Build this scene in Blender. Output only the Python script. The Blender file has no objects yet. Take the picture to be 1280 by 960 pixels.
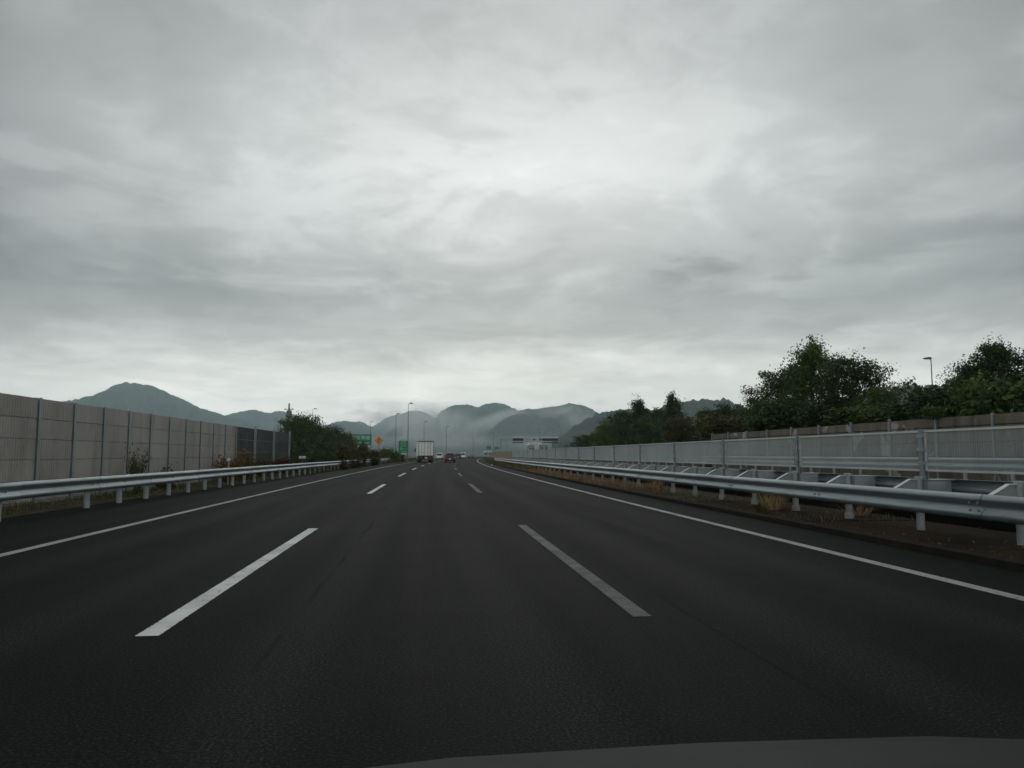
import bpy, bmesh, math, random
import numpy as np
from mathutils import Vector, Matrix, noise as mnoise

R = math.radians
SC = bpy.context.scene
COL = SC.collection
RNG = random.Random(7)

# ------------------------------------------------------------------ camera
cam_d = bpy.data.cameras.new('camera')
cam_d.sensor_width = 36.0
cam_d.lens = 36.0 * 950.0 / 1280.0
cam_d.clip_start = 0.05
cam_d.clip_end = 60000
cam = bpy.data.objects.new('camera', cam_d)
COL.objects.link(cam)
cam.location = (0, 0, 1.3)
cam.rotation_euler = (math.pi / 2 + 0.09237, 0, -0.11375)
SC.camera = cam

# ------------------------------------------------------------------ sky and sun
SUN_EL, SUN_AZ = R(19.5), R(7)          # azimuth clockwise from +Y
w = bpy.data.worlds.new('World')
SC.world = w
w.use_nodes = True
nt = w.node_tree
nt.nodes.clear()


class NT:
    """tiny helper to wire shader nodes"""
    def __init__(s, tree):
        s.t = tree

    def n(s, kind, ins=None, **props):
        nd = s.t.nodes.new(kind)
        for k, v in props.items():
            setattr(nd, k, v)
        for k, v in (ins or {}).items():
            if hasattr(v, 'is_output') or isinstance(v, bpy.types.NodeSocket):
                s.t.links.new(v, nd.inputs[k])
            else:
                nd.inputs[k].default_value = v
        return nd

    def math(s, op, a, b=0.0, c=0.0):
        return s.n('ShaderNodeMath', {0: a, 1: b, 2: c}, operation=op).outputs[0]

    def ramp(s, fac, pts, interp='LINEAR'):
        nd = s.n('ShaderNodeValToRGB', {0: fac})
        cr = nd.color_ramp
        cr.interpolation = interp
        while len(cr.elements) < len(pts):
            cr.elements.new(0.5)
        for e, (p, c) in zip(cr.elements, pts):
            e.position = p
            e.color = (c, c, c, 1) if isinstance(c, (int, float)) else (*c, 1)
        return nd.outputs[0]

    def mix(s, f, a, b, blend='MIX'):
        nd = s.n('ShaderNodeMix', data_type='RGBA', blend_type=blend)
        for i, v in ((0, f), (6, a), (7, b)):
            if isinstance(v, bpy.types.NodeSocket):
                s.t.links.new(v, nd.inputs[i])
            elif i == 0:
                nd.inputs[0].default_value = v
            else:
                nd.inputs[i].default_value = (*v, 1) if len(v) == 3 else v
        return nd.outputs[2]

    def noise(s, vec, scale, detail=4, rough=0.55, dist=0.0):
        return s.n('ShaderNodeTexNoise', {'Vector': vec, 'Scale': scale, 'Detail': detail,
                                          'Roughness': rough, 'Distortion': dist}).outputs[0]


N = NT(nt)
dirv = N.n('ShaderNodeTexCoord').outputs['Generated']
dirv = N.n('ShaderNodeVectorMath', {0: dirv}, operation='NORMALIZE').outputs[0]
sep = N.n('ShaderNodeSeparateXYZ', {0: dirv})
zup = N.math('MAXIMUM', sep.outputs[2], 0.0)
den = N.math('ADD', zup, 0.14)
cp = N.n('ShaderNodeCombineXYZ', {0: N.math('DIVIDE', sep.outputs[0], den), 1: N.math('DIVIDE', sep.outputs[1], den), 2: 9.2})
big = N.noise(cp.outputs[0], 0.75, 3, 0.5, 0.6)
mid = N.noise(cp.outputs[0], 1.9, 6, 0.58, 0.9)
fine = N.noise(cp.outputs[0], 6.5, 6, 0.55, 0.5)
cl = N.math('ADD', N.math('MULTIPLY', big, 0.46), N.math('ADD', N.math('MULTIPLY', mid, 0.36), N.math('MULTIPLY', fine, 0.18)))
tex = N.ramp(cl, [(0.33, 0.60), (0.45, 0.87), (0.55, 1.09), (0.67, 1.36)], 'EASE')
# brightness of the overcast with height (sine of elevation)
wob = N.math('ADD', zup, N.math('MULTIPLY', N.math('SUBTRACT', mid, 0.5), 0.10))
elev = N.ramp(wob, [(0.0, 1.40), (0.065, 1.36), (0.105, 0.92), (0.15, 0.45), (0.20, 0.345), (0.26, 0.47), (0.36, 0.54),
                    (0.48, 0.42), (0.60, 0.33), (1.0, 0.34)])
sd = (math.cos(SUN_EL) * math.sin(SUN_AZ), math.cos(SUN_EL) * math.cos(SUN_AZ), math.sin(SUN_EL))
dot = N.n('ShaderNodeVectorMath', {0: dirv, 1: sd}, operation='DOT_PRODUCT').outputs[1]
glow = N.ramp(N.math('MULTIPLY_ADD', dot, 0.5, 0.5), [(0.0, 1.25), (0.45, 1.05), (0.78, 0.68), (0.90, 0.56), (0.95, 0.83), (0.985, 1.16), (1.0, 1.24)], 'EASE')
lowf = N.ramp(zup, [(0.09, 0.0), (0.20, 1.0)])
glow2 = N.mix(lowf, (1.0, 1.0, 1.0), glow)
tint = N.ramp(zup, [(0.0, (1.03, 1.0, 0.94)), (0.09, (1.03, 1.0, 0.94)), (0.2, (0.965, 1.0, 0.988)), (0.6, (0.98, 1.0, 0.992))])
c1 = N.mix(1.0, elev, tex, 'MULTIPLY')
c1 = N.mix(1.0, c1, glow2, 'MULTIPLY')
c1 = N.mix(1.0, c1, tint, 'MULTIPLY')
c1 = N.mix(1.0, c1, (12.8, 12.8, 12.8), 'MULTIPLY')      # the Background strength of 0.1 brings it back
sky = N.n('ShaderNodeTexSky', sky_type='NISHITA', sun_disc=False, sun_elevation=SUN_EL, sun_rotation=SUN_AZ,
          air_density=1.0, dust_density=1.0, ozone_density=1.0)
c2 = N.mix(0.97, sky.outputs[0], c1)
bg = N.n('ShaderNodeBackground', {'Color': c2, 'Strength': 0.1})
out = N.n('ShaderNodeOutputWorld', {'Surface': bg.outputs[0]})

sun_d = bpy.data.lights.new('sun', 'SUN')
sun_d.energy = 0.5
sun_d.angle = R(50)
sun_d.color = (1.0, 0.97, 0.92)
sun = bpy.data.objects.new('sun', sun_d)
COL.objects.link(sun)
sun.rotation_euler = Vector(sd).to_track_quat('Z', 'Y').to_euler()

vs = SC.view_settings
vs.view_transform = 'Standard'
vs.look = 'None'
vs.exposure = 0.0
vs.gamma = 1.0
vs.use_curve_mapping = False
SC.cycles.use_denoising = True
SC.cycles.max_bounces = 6
SC.cycles.volume_bounces = 2
SC.cycles.transparent_max_bounces = 16
SC.cycles.use_adaptive_sampling = True
SC.cycles.adaptive_threshold = 0.02

# ------------------------------------------------------------------ helpers
RAD = 2300.0                          # the road bends gently to the right


def P(s, x, z=0.0):
    if s <= 0:
        return Vector((x, s, z))
    a = s / RAD
    return Vector((RAD - RAD * math.cos(a) + x * math.cos(a), RAD * math.sin(a) - x * math.sin(a), z))


def head(s):
    return -max(s, 0) / RAD


class MB:
    def __init__(s):
        s.v, s.f, s.uv = [], [], None

    def add(s, v, f):
        o = len(s.v)
        s.v += [tuple(p) for p in v]
        s.f += [tuple(i + o for i in q) for q in f]
        return s

    def box(s, x0, x1, y0, y1, z0, z1):
        v = [(x, y, z) for z in (z0, z1) for y in (y0, y1) for x in (x0, x1)]
        return s.add(v, [(0, 2, 3, 1), (4, 5, 7, 6), (0, 1, 5, 4), (2, 6, 7, 3), (0, 4, 6, 2), (1, 3, 7, 5)])

    def tube(s, pts, rads, n=8, cap=True):
        pts = [Vector(p) for p in pts]
        rings = []
        for i, p in enumerate(pts):
            d = (pts[min(i + 1, len(pts) - 1)] - pts[max(i - 1, 0)]).normalized()
            a = d.orthogonal().normalized() if i == 0 else (rings_a - d * rings_a.dot(d)).normalized()
            rings_a = a
            b = d.cross(a)
            r = rads[i] if hasattr(rads, '__len__') else rads
            rings.append([p + (a * math.cos(2 * math.pi * k / n) + b * math.sin(2 * math.pi * k / n)) * r for k in range(n)])
        v = [q for rg in rings for q in rg]
        f = []
        for i in range(len(pts) - 1):
            for k in range(n):
                f.append((i * n + k, i * n + (k + 1) % n, (i + 1) * n + (k + 1) % n, (i + 1) * n + k))
        if cap:
            f.append(tuple(range(n))[::-1])
            f.append(tuple((len(pts) - 1) * n + k for k in range(n)))
        return s.add(v, f)

    def lathe(s, prof, axis='z', n=16, c=(0, 0, 0)):
        v, f = [], []
        for (r, h) in prof:
            for k in range(n):
                a = 2 * math.pi * k / n
                q = (r * math.cos(a), r * math.sin(a), h)
                if axis == 'x':
                    q = (q[2], q[0], q[1])
                elif axis == 'y':
                    q = (q[0], q[2], q[1])
                v.append((q[0] + c[0], q[1] + c[1], q[2] + c[2]))
        m = len(prof)
        for i in range(m - 1):
            for k in range(n):
                f.append((i * n + k, i * n + (k + 1) % n, (i + 1) * n + (k + 1) % n, (i + 1) * n + k))
        f.append(tuple(range(n)))
        f.append(tuple((m - 1) * n + k for k in range(n)))
        return s.add(v, f)

    def prism(s, poly, a0, a1, axis='x'):
        """poly of (p, q) pairs extruded from a0 to a1 along an axis"""
        n = len(poly)

        def q(p, a):
            return {'x': (a, p[0], p[1]), 'y': (p[0], a, p[1]), 'z': (p[0], p[1], a)}[axis]
        v = [q(p, a0) for p in poly] + [q(p, a1) for p in poly]
        f = [tuple(range(n))[::-1], tuple(range(n, 2 * n))]
        f += [(i, (i + 1) % n, n + (i + 1) % n, n + i) for i in range(n)]
        return s.add(v, f)

    def mesh(s, name, smooth=None, bevel=0.0):
        me = bpy.data.meshes.new(name)
        me.from_pydata(s.v, [], s.f)
        bm = bmesh.new()
        bm.from_mesh(me)
        bmesh.ops.recalc_face_normals(bm, faces=bm.faces)
        if bevel:
            bmesh.ops.bevel(bm, geom=[e for e in bm.edges if len(e.link_faces) == 2 and e.calc_face_angle(0) > 0.6],
                            offset=bevel, segments=2, affect='EDGES', clamp_overlap=True)
        if smooth is not None:
            for fc in bm.faces:
                fc.smooth = True
            for e in bm.edges:
                if len(e.link_faces) != 2 or e.calc_face_angle(0) > R(smooth):
                    e.smooth = False
        bm.to_mesh(me)
        bm.free()
        return me


def link(name, me, m=None, parent=None, loc=None, rz=0.0, scale=None):
    o = bpy.data.objects.new(name, me)
    COL.objects.link(o)
    if m is not None and me is not None and not me.materials:
        me.materials.append(m)
    if parent is not None:
        o.parent = parent
    if loc is not None:
        o.location = loc
    o.rotation_euler = (0, 0, rz)
    if scale is not None:
        o.scale = scale
    return o


def thing(name, label, cat, loc=(0, 0, 0), rz=0.0, group=None):
    o = bpy.data.objects.new(name, None)
    COL.objects.link(o)
    o.empty_display_size = 0.2
    o.location = loc
    o.rotation_euler = (0, 0, rz)
    tag(o, label, cat, group)
    return o


def tag(o, label=None, cat=None, group=None, kind=None):
    for k, v in (('label', label), ('category', cat), ('group', group), ('kind', kind)):
        if v:
            o[k] = v
    return o


def struct(o):
    o['kind'] = 'structure'
    return o


def stuff(o):
    o['kind'] = 'stuff'
    return o


def wlink(name, me, m, root, world, rz=0.0):
    """child placed by a world position under an unrotated root"""
    return link(name, me, m, root, Vector(world) - root.location, rz)


# ------------------------------------------------------------------ materials
def mat(name, ca, cb=None, scale=4.0, rough=0.6, metal=0.0, bump=0.0, bscale=None, spec=0.5, stretch=(1, 1, 1),
        lo=0.35, hi=0.65, coat=0.0, orand=0.0, dirt=None, dscale=0.6, dlo=0.5, dhi=0.7, detail=5):
    m = bpy.data.materials.new(name)
    m.use_nodes = True
    t = m.node_tree
    t.nodes.clear()
    n = NT(t)
    pos = n.n('ShaderNodeNewGeometry').outputs['Position']
    pos = n.n('ShaderNodeMapping', {'Vector': pos, 'Scale': stretch}).outputs[0]
    f = n.noise(pos, scale, detail)
    col = n.mix(n.ramp(f, [(lo, 0.0), (hi, 1.0)]), ca, cb or ca)
    if dirt:
        f2 = n.noise(pos, dscale, 6, 0.62)
        col = n.mix(n.ramp(f2, [(dlo, 0.0), (dhi, 1.0)]), col, dirt)
    if orand:
        oi = n.n('ShaderNodeObjectInfo').outputs['Random']
        col = n.n('ShaderNodeHueSaturation', {'Value': n.math('MULTIPLY_ADD', oi, 2 * orand, 1.0 - orand), 'Color': col}).outputs[0]
    b = n.n('ShaderNodeBsdfPrincipled', {'Base Color': col, 'Metallic': metal, 'Specular IOR Level': spec, 'Coat Weight': coat})
    rr = n.math('MULTIPLY_ADD', f, 0.3, rough - 0.15)
    t.links.new(rr, b.inputs['Roughness'])
    if bump:
        bn = n.noise(pos, bscale or scale * 3, 4)
        bp = n.n('ShaderNodeBump', {'Height': bn, 'Strength': bump, 'Distance': 0.02})
        t.links.new(bp.outputs[0], b.inputs['Normal'])
    n.n('ShaderNodeOutputMaterial', {'Surface': b.outputs[0]})
    return m


def glass_dark(name):
    return mat(name, (0.012, 0.014, 0.015), (0.02, 0.022, 0.023), rough=0.18, spec=0.6)


def leaf_mat(name, ca, cb, cc=None):
    m = bpy.data.materials.new(name)
    m.use_nodes = True
    t = m.node_tree
    t.nodes.clear()
    n = NT(t)
    a = n.n('ShaderNodeAttribute', attribute_name='tint').outputs['Fac']
    oi = n.n('ShaderNodeObjectInfo').outputs['Random']
    col = n.mix(a, ca, cb)
    if cc:
        col = n.mix(n.ramp(a, [(0.86, 0.0), (0.9, 1.0)]), col, cc)
    hs = n.n('ShaderNodeHueSaturation', {'Hue': n.math('MULTIPLY_ADD', oi, 0.05, 0.475), 'Value': n.math('MULTIPLY_ADD', oi, 0.5, 0.75), 'Color': col})
    b = n.n('ShaderNodeBsdfPrincipled', {'Base Color': hs.outputs[0], 'Roughness': 0.6, 'Specular IOR Level': 0.3})
    tr = n.n('ShaderNodeBsdfTranslucent', {'Color': hs.outputs[0]})
    mx = n.n('ShaderNodeMixShader', {0: 0.25, 1: b.outputs[0], 2: tr.outputs[0]})
    n.n('ShaderNodeOutputMaterial', {'Surface': mx.outputs[0]})
    return m


M = {}
M['steel'] = mat('galvanised_steel', (0.20, 0.25, 0.262), (0.28, 0.33, 0.345), 1.6, 0.46, 0.6, stretch=(6, 0.5, 6), orand=0.10, dirt=(0.11, 0.115, 0.11), dscale=1.6, dlo=0.5, dhi=0.75)
M['post'] = mat('post_grey_paint', (0.28, 0.31, 0.315), (0.36, 0.385, 0.385), 5, 0.55, 0.1, dirt=(0.2, 0.19, 0.17), dscale=3, dlo=0.58, dhi=0.8)
M['lamp_post_grey'] = mat('dull_grey_paint', (0.22, 0.24, 0.24), (0.28, 0.3, 0.3), 3, 0.6)
M['steel_post'] = mat('dull_blue_grey_steel', (0.20, 0.235, 0.25), (0.27, 0.305, 0.32), 3, 0.55, 0.3)
M['lamp_steel'] = mat('lamp_pole_steel', (0.10, 0.11, 0.11), (0.15, 0.16, 0.16), 3, 0.6, 0.1)
M['panel_tan'] = mat('taupe_noise_panel', (0.285, 0.27, 0.252), (0.35, 0.332, 0.312), 0.8, 0.7, 0.0, stretch=(1, 1, 0.25), orand=0.06, dirt=(0.19, 0.178, 0.165), dscale=1.3, dlo=0.5, dhi=0.78)
M['panel_dark'] = mat('charcoal_noise_panel', orand=0.25, ca=(0.020, 0.026, 0.028), cb=(0.035, 0.042, 0.044), scale=0.9, rough=0.7, spec=0.2, dirt=(0.055, 0.056, 0.053), dscale=0.8)
M['concrete'] = mat('weathered_concrete', (0.19, 0.18, 0.16), (0.27, 0.26, 0.235), 1.4, 0.85, bump=0.3, dirt=(0.11, 0.1, 0.085), dscale=0.8, dlo=0.5, dhi=0.75)
M['kerb'] = mat('dark_kerb_asphalt', (0.016, 0.0145, 0.013), (0.028, 0.025, 0.022), 3, 0.9, spec=0.05, bump=0.6, bscale=30)
M['median'] = mat('stained_median_concrete', (0.020, 0.0135, 0.009), (0.036, 0.025, 0.017), 1.3, 0.9, spec=0.05, bump=0.3, bscale=20, dirt=(0.012, 0.0095, 0.007), dscale=0.55, dlo=0.45, dhi=0.65)
M['footing'] = mat('pale_concrete_footing', (0.24, 0.24, 0.225), (0.34, 0.335, 0.315), 6, 0.85)
M['soil'] = mat('brown_soil', (0.035, 0.028, 0.018), (0.07, 0.058, 0.036), 1.8, 0.95, spec=0.1, bump=0.8, bscale=9, dirt=(0.045, 0.055, 0.022), dscale=0.5)
M['ground'] = mat('grassland', (0.03, 0.04, 0.018), (0.06, 0.065, 0.03), 0.02, 0.95)
M['louvre'] = mat('screen_wire_grey', (0.37, 0.415, 0.415), (0.43, 0.475, 0.475), 1, 0.6, 0.0)
M['frame'] = mat('screen_frame_galvanised', (0.5, 0.53, 0.54), (0.6, 0.63, 0.64), 2, 0.45, 0.5)
M['bracket'] = mat('bracket_grey_steel', (0.24, 0.28, 0.29), (0.32, 0.36, 0.37), 3, 0.5, 0.3)
M['cap'] = mat('bracket_flange_pale', (0.55, 0.57, 0.57), (0.66, 0.68, 0.68), 3, 0.5, 0.2)
M['white'] = mat('white_vehicle_paint', (0.68, 0.69, 0.68), (0.74, 0.75, 0.74), 2, 0.35, coat=0.4)
M['boxwhite'] = mat('truck_box_white', (0.72, 0.72, 0.68), (0.84, 0.84, 0.80), 1.2, 0.5, dirt=(0.6, 0.57, 0.5), dscale=1.5, stretch=(1, 1, 0.4))
M['black'] = mat('black_plastic', (0.012, 0.012, 0.013), (0.02, 0.02, 0.02), 4, 0.6)
M['tyre'] = mat('tyre_rubber', (0.015, 0.015, 0.015), (0.025, 0.025, 0.024), 8, 0.85)
M['rim'] = mat('wheel_rim_alloy', (0.3, 0.31, 0.32), (0.4, 0.41, 0.42), 5, 0.4, 0.7)
M['red'] = mat('dark_red_paint', (0.055, 0.004, 0.006), (0.07, 0.005, 0.008), 2, 0.3, 0.2, coat=0.5)
M['sedan'] = mat('dark_grey_paint', (0.035, 0.038, 0.04), (0.05, 0.053, 0.055), 2, 0.3, 0.3, coat=0.5)
M['navy'] = mat('near_black_blue_paint', (0.012, 0.014, 0.02), (0.018, 0.02, 0.028), 2, 0.3, 0.2, coat=0.5)
M['silver'] = mat('silver_grey_paint', (0.28, 0.29, 0.3), (0.34, 0.35, 0.36), 2, 0.35, 0.5, coat=0.4)
M['own'] = mat('own_bonnet_dark_grey_paint', (0.0125, 0.0155, 0.0142), (0.015, 0.018, 0.0168), 2, 0.5, 0.0, spec=0.04)
M['glass'] = glass_dark('tinted_car_glass')
M['taillight'] = mat('tail_light_red_lens', (0.20, 0.012, 0.008), (0.26, 0.018, 0.01), 5, 0.3)
M['orange'] = mat('orange_lens', (0.6, 0.16, 0.02), (0.7, 0.2, 0.03), 5, 0.3)
M['plate'] = mat('white_number_plate', (0.7, 0.7, 0.68), (0.75, 0.75, 0.72), 5, 0.5)
M['sign_green'] = mat('sign_green_sheet', (0.004, 0.19, 0.105), (0.005, 0.22, 0.12), 1, 0.55)
M['sign_white'] = mat('sign_white_sheet', (0.55, 0.58, 0.56), (0.6, 0.62, 0.6), 1, 0.5)
M['sign_orange'] = mat('sign_orange_sheet', (0.66, 0.2, 0.015), (0.72, 0.24, 0.02), 1, 0.5)
M['sign_black'] = mat('sign_black_sheet', (0.012, 0.012, 0.012), None, 1, 0.5)
M['bark'] = mat('dark_bark', (0.035, 0.028, 0.02), (0.07, 0.058, 0.045), 6, 0.9, bump=0.6, bscale=20)
M['brownwall'] = mat('tan_fence_board', (0.24, 0.18, 0.13), (0.3, 0.23, 0.17), 0.6, 0.8)
M['paleroof'] = mat('pale_metal_roof', (0.5, 0.51, 0.5), (0.58, 0.6, 0.58), 0.3, 0.5)
M['bldg'] = mat('pale_render_wall', (0.27, 0.28, 0.27), (0.33, 0.34, 0.33), 0.4, 0.8)
M['leaf_dark'] = leaf_mat('leaf_dark_green', (0.020, 0.038, 0.013), (0.062, 0.10, 0.03))
M['leaf_mid'] = leaf_mat('leaf_mid_green', (0.034, 0.062, 0.015), (0.10, 0.145, 0.036), (0.16, 0.165, 0.045))
M['leaf_olive'] = leaf_mat('leaf_olive', (0.045, 0.048, 0.014), (0.09, 0.085, 0.024), (0.14, 0.085, 0.03))
M['leaf_rust'] = leaf_mat('leaf_rust', (0.07, 0.035, 0.016), (0.16, 0.07, 0.025), (0.22, 0.085, 0.03))
M['leaf_red'] = leaf_mat('leaf_red_brown', (0.06, 0.022, 0.014), (0.13, 0.045, 0.028), (0.1, 0.06, 0.02))
M['straw'] = leaf_mat('dry_grass', (0.24, 0.15, 0.08), (0.50, 0.37, 0.21), (0.26, 0.13, 0.06))
M['grass'] = leaf_mat('green_weeds', (0.045, 0.06, 0.02), (0.11, 0.115, 0.04), (0.24, 0.16, 0.07))


def road_mat(name):
    m = bpy.data.materials.new(name)
    m.use_nodes = True
    t = m.node_tree
    t.nodes.clear()
    n = NT(t)
    uv = n.n('ShaderNodeUVMap', uv_map='lane').outputs[0]
    sp = n.n('ShaderNodeSeparateXYZ', {0: uv})
    u, v = sp.outputs[0], sp.outputs[1]
    pos = n.n('ShaderNodeNewGeometry').outputs['Position']
    grit = n.noise(pos, 58, 4, 0.75)
    grit2 = n.noise(pos, 34, 3, 0.7)
    st = n.n('ShaderNodeCombineXYZ', {0: n.math('MULTIPLY', u, 1.6), 1: n.math('MULTIPLY', v, 0.045), 2: 0.0}).outputs[0]
    streak = n.noise(st, 1.0, 6, 0.62)
    patch = n.noise(pos, 0.35, 4, 0.6)
    col = n.mix(n.ramp(streak, [(0.32, 0.0), (0.68, 1.0)]), (0.0062, 0.0082, 0.0072), (0.0112, 0.0136, 0.0122))
    col = n.mix(n.ramp(patch, [(0.4, 0.0), (0.7, 0.35)]), col, (0.019, 0.0208, 0.0197))
    # wheel tracks, polished a little paler in each lane, and drips down the lane middle
    for lc in (-3.7, -0.1, 3.55):
        d0 = n.math('ABSOLUTE', n.math('SUBTRACT', u, lc))
        d1 = n.math('ABSOLUTE', n.math('SUBTRACT', d0, 0.80))
        kk = n.math('MULTIPLY', n.ramp(d1, [(0.05, 0.75), (0.45, 0.0)], 'EASE'), n.ramp(streak, [(0.35, 0.3), (0.6, 1.0)]))
        col = n.mix(kk, col, (0.0225, 0.0245, 0.023))
        kd = n.math('MULTIPLY', n.ramp(d0, [(0.05, 0.55), (0.38, 0.0)], 'EASE'), n.ramp(n.noise(pos, 1.7, 4), [(0.42, 0.0), (0.62, 1.0)]))
        col = n.mix(kd, col, (0.0058, 0.0062, 0.006))
    g = n.ramp(grit, [(0.34, 0.15), (0.50, 0.75), (0.61, 1.9), (0.71, 6.0)])
    col = n.mix(1.0, col, g, 'MULTIPLY')
    col = n.mix(n.ramp(grit2, [(0.32, 0.65), (0.47, 0.0)]), col, (0.004, 0.0045, 0.0045))
    # longitudinal construction joints, dark and a little wavy
    wv = n.math('MULTIPLY', n.math('SUBTRACT', n.noise(n.n('ShaderNodeCombineXYZ', {0: 0.0, 1: v, 2: 0.0}).outputs[0], 0.6, 5), 0.5), 0.10)
    for x0, wd in ((-1.02, 0.014), (2.15, 0.010), (-5.9, 0.012)):
        d = n.math('ABSOLUTE', n.math('SUBTRACT', n.math('ADD', u, wv), x0))
        br = n.ramp(n.noise(pos, 0.5, 3), [(0.42, 0.0), (0.55, 0.75)])
        k = n.math('MULTIPLY', n.ramp(d, [(wd, 1.0), (wd * 2.2, 0.0)]), br)
        col = n.mix(k, col, (0.003, 0.003, 0.003))
    b = n.n('ShaderNodeBsdfPrincipled', {'Base Color': col, 'Roughness': 0.72, 'Specular IOR Level': 0.09})
    rr = n.math('MULTIPLY_ADD', streak, 0.3, 0.50)
    t.links.new(rr, b.inputs['Roughness'])
    bp = n.n('ShaderNodeBump', {'Height': grit, 'Strength': 0.55, 'Distance': 0.012})
    t.links.new(bp.outputs[0], b.inputs['Normal'])
    df = n.n('ShaderNodeBsdfDiffuse', {'Color': col, 'Roughness': 1.0, 'Normal': bp.outputs[0]})
    mx = n.n('ShaderNodeMixShader', {0: 0.42, 1: df.outputs[0], 2: b.outputs[0]})
    n.n('ShaderNodeOutputMaterial', {'Surface': mx.outputs[0]})
    return m


def paint_mat(name, wear, base=0.62):
    """road paint, worn through to the asphalt in specks"""
    m = bpy.data.materials.new(name)
    m.use_nodes = True
    t = m.node_tree
    t.nodes.clear()
    n = NT(t)
    pos = n.n('ShaderNodeNewGeometry').outputs['Position']
    a = n.noise(pos, 130, 3, 0.7)
    bgn = n.noise(pos, 2.5, 5, 0.6)
    f = n.math('ADD', n.math('MULTIPLY', a, 0.7), n.math('MULTIPLY', bgn, 0.3))
    k = n.ramp(f, [(wear - 0.04, 1.0), (wear + 0.05, 0.0)])
    tone = n.mix(n.ramp(bgn, [(0.35, 0.0), (0.7, 1.0)]), (base * .97, base, base * .97), (base * .76, base * .78, base * .75))
    uu = n.n('ShaderNodeSeparateXYZ', {0: n.n('ShaderNodeUVMap', uv_map='lane').outputs[0]}).outputs[0]
    ed = n.math('MULTIPLY', n.math('ABSOLUTE', n.math('SUBTRACT', uu, 0.5)), 2.0)
    rag = n.math('ADD', ed, n.math('MULTIPLY', n.math('SUBTRACT', n.noise(pos, 26, 5, 0.7), 0.5), 0.75))
    k = n.math('MAXIMUM', k, n.ramp(rag, [(0.93, 0.0), (1.0, 1.0)]))
    crk = n.n('ShaderNodeTexVoronoi', {'Vector': pos, 'Scale': 5.0}, feature='DISTANCE_TO_EDGE').outputs['Distance']
    k = n.math('MAXIMUM', k, n.math('MULTIPLY', n.ramp(crk, [(0.012, 1.0), (0.03, 0.0)]), n.ramp(bgn, [(0.5, 0.0), (0.62, 0.8)])))
    tyre = n.ramp(n.noise(pos, 0.9, 3), [(0.45, 1.0), (0.65, 0.72)])
    tone = n.mix(1.0, tone, tyre, 'MULTIPLY')
    col = n.mix(k, tone, (0.012, 0.0135, 0.0125))
    b = n.n('ShaderNodeBsdfPrincipled', {'Base Color': col, 'Roughness': 0.75, 'Specular IOR Level': 0.35})
    n.n('ShaderNodeOutputMaterial', {'Surface': b.outputs[0]})
    return m


M['road'] = road_mat('asphalt')
M['paint'] = paint_mat('white_road_paint', 0.36, 0.74)
M['paint_edge'] = paint_mat('white_edge_paint', 0.43, 0.44)
M['paint_worn'] = paint_mat('worn_road_paint', 0.52, 0.19)


def retaining_mat():
    m = bpy.data.materials.new('retaining_plank_concrete')
    m.use_nodes = True
    t = m.node_tree
    t.nodes.clear()
    n = NT(t)
    pos = n.n('ShaderNodeNewGeometry').outputs['Position']
    st = n.n('ShaderNodeMapping', {'Vector': pos, 'Scale': (1, 1, 0.22)}).outputs[0]
    a = n.noise(st, 2.2, 6, 0.6)
    b0 = n.noise(pos, 0.62, 5, 0.6, 0.4)
    col = n.mix(n.ramp(a, [(0.32, 0.0), (0.68, 1.0)]), (0.105, 0.088, 0.068), (0.175, 0.152, 0.122))
    col = n.mix(n.ramp(a, [(0.24, 0.8), (0.42, 0.0)]), col, (0.055, 0.045, 0.034))
    col = n.mix(n.ramp(b0, [(0.59, 0.0), (0.625, 0.8)]), col, (0.40, 0.39, 0.365))     # lime bloom
    b = n.n('ShaderNodeBsdfPrincipled', {'Base Color': col, 'Roughness': 0.88})
    bp = n.n('ShaderNodeBump', {'Height': a, 'Strength': 0.3, 'Distance': 0.02})
    t.links.new(bp.outputs[0], b.inputs['Normal'])
    n.n('ShaderNodeOutputMaterial', {'Surface': b.outputs[0]})
    return m


M['retaining'] = retaining_mat()


def hill_mat():
    m = bpy.data.materials.new('forested_hill')
    m.use_nodes = True
    t = m.node_tree
    t.nodes.clear()
    n = NT(t)
    pos = n.n('ShaderNodeNewGeometry').outputs['Position']
    a = n.noise(pos, 0.004, 6, 0.6)
    c = n.n('ShaderNodeTexVoronoi', {'Vector': pos, 'Scale': 0.07})
    col = n.mix(n.ramp(a, [(0.38, 0.0), (0.62, 1.0)]), (0.014, 0.026, 0.018), (0.06, 0.075, 0.042))
    col = n.mix(n.ramp(c.outputs['Distance'], [(0.2, 0.0), (0.9, 0.5)]), col, (0.012, 0.02, 0.013))
    b = n.n('ShaderNodeBsdfPrincipled', {'Base Color': col, 'Roughness': 0.95, 'Specular IOR Level': 0.1})
    bp = n.n('ShaderNodeBump', {'Height': c.outputs['Distance'], 'Strength': 0.8, 'Distance': 6.0})
    t.links.new(bp.outputs[0], b.inputs['Normal'])
    n.n('ShaderNodeOutputMaterial', {'Surface': b.outputs[0]})
    return m


M['hill'] = hill_mat()


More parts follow.
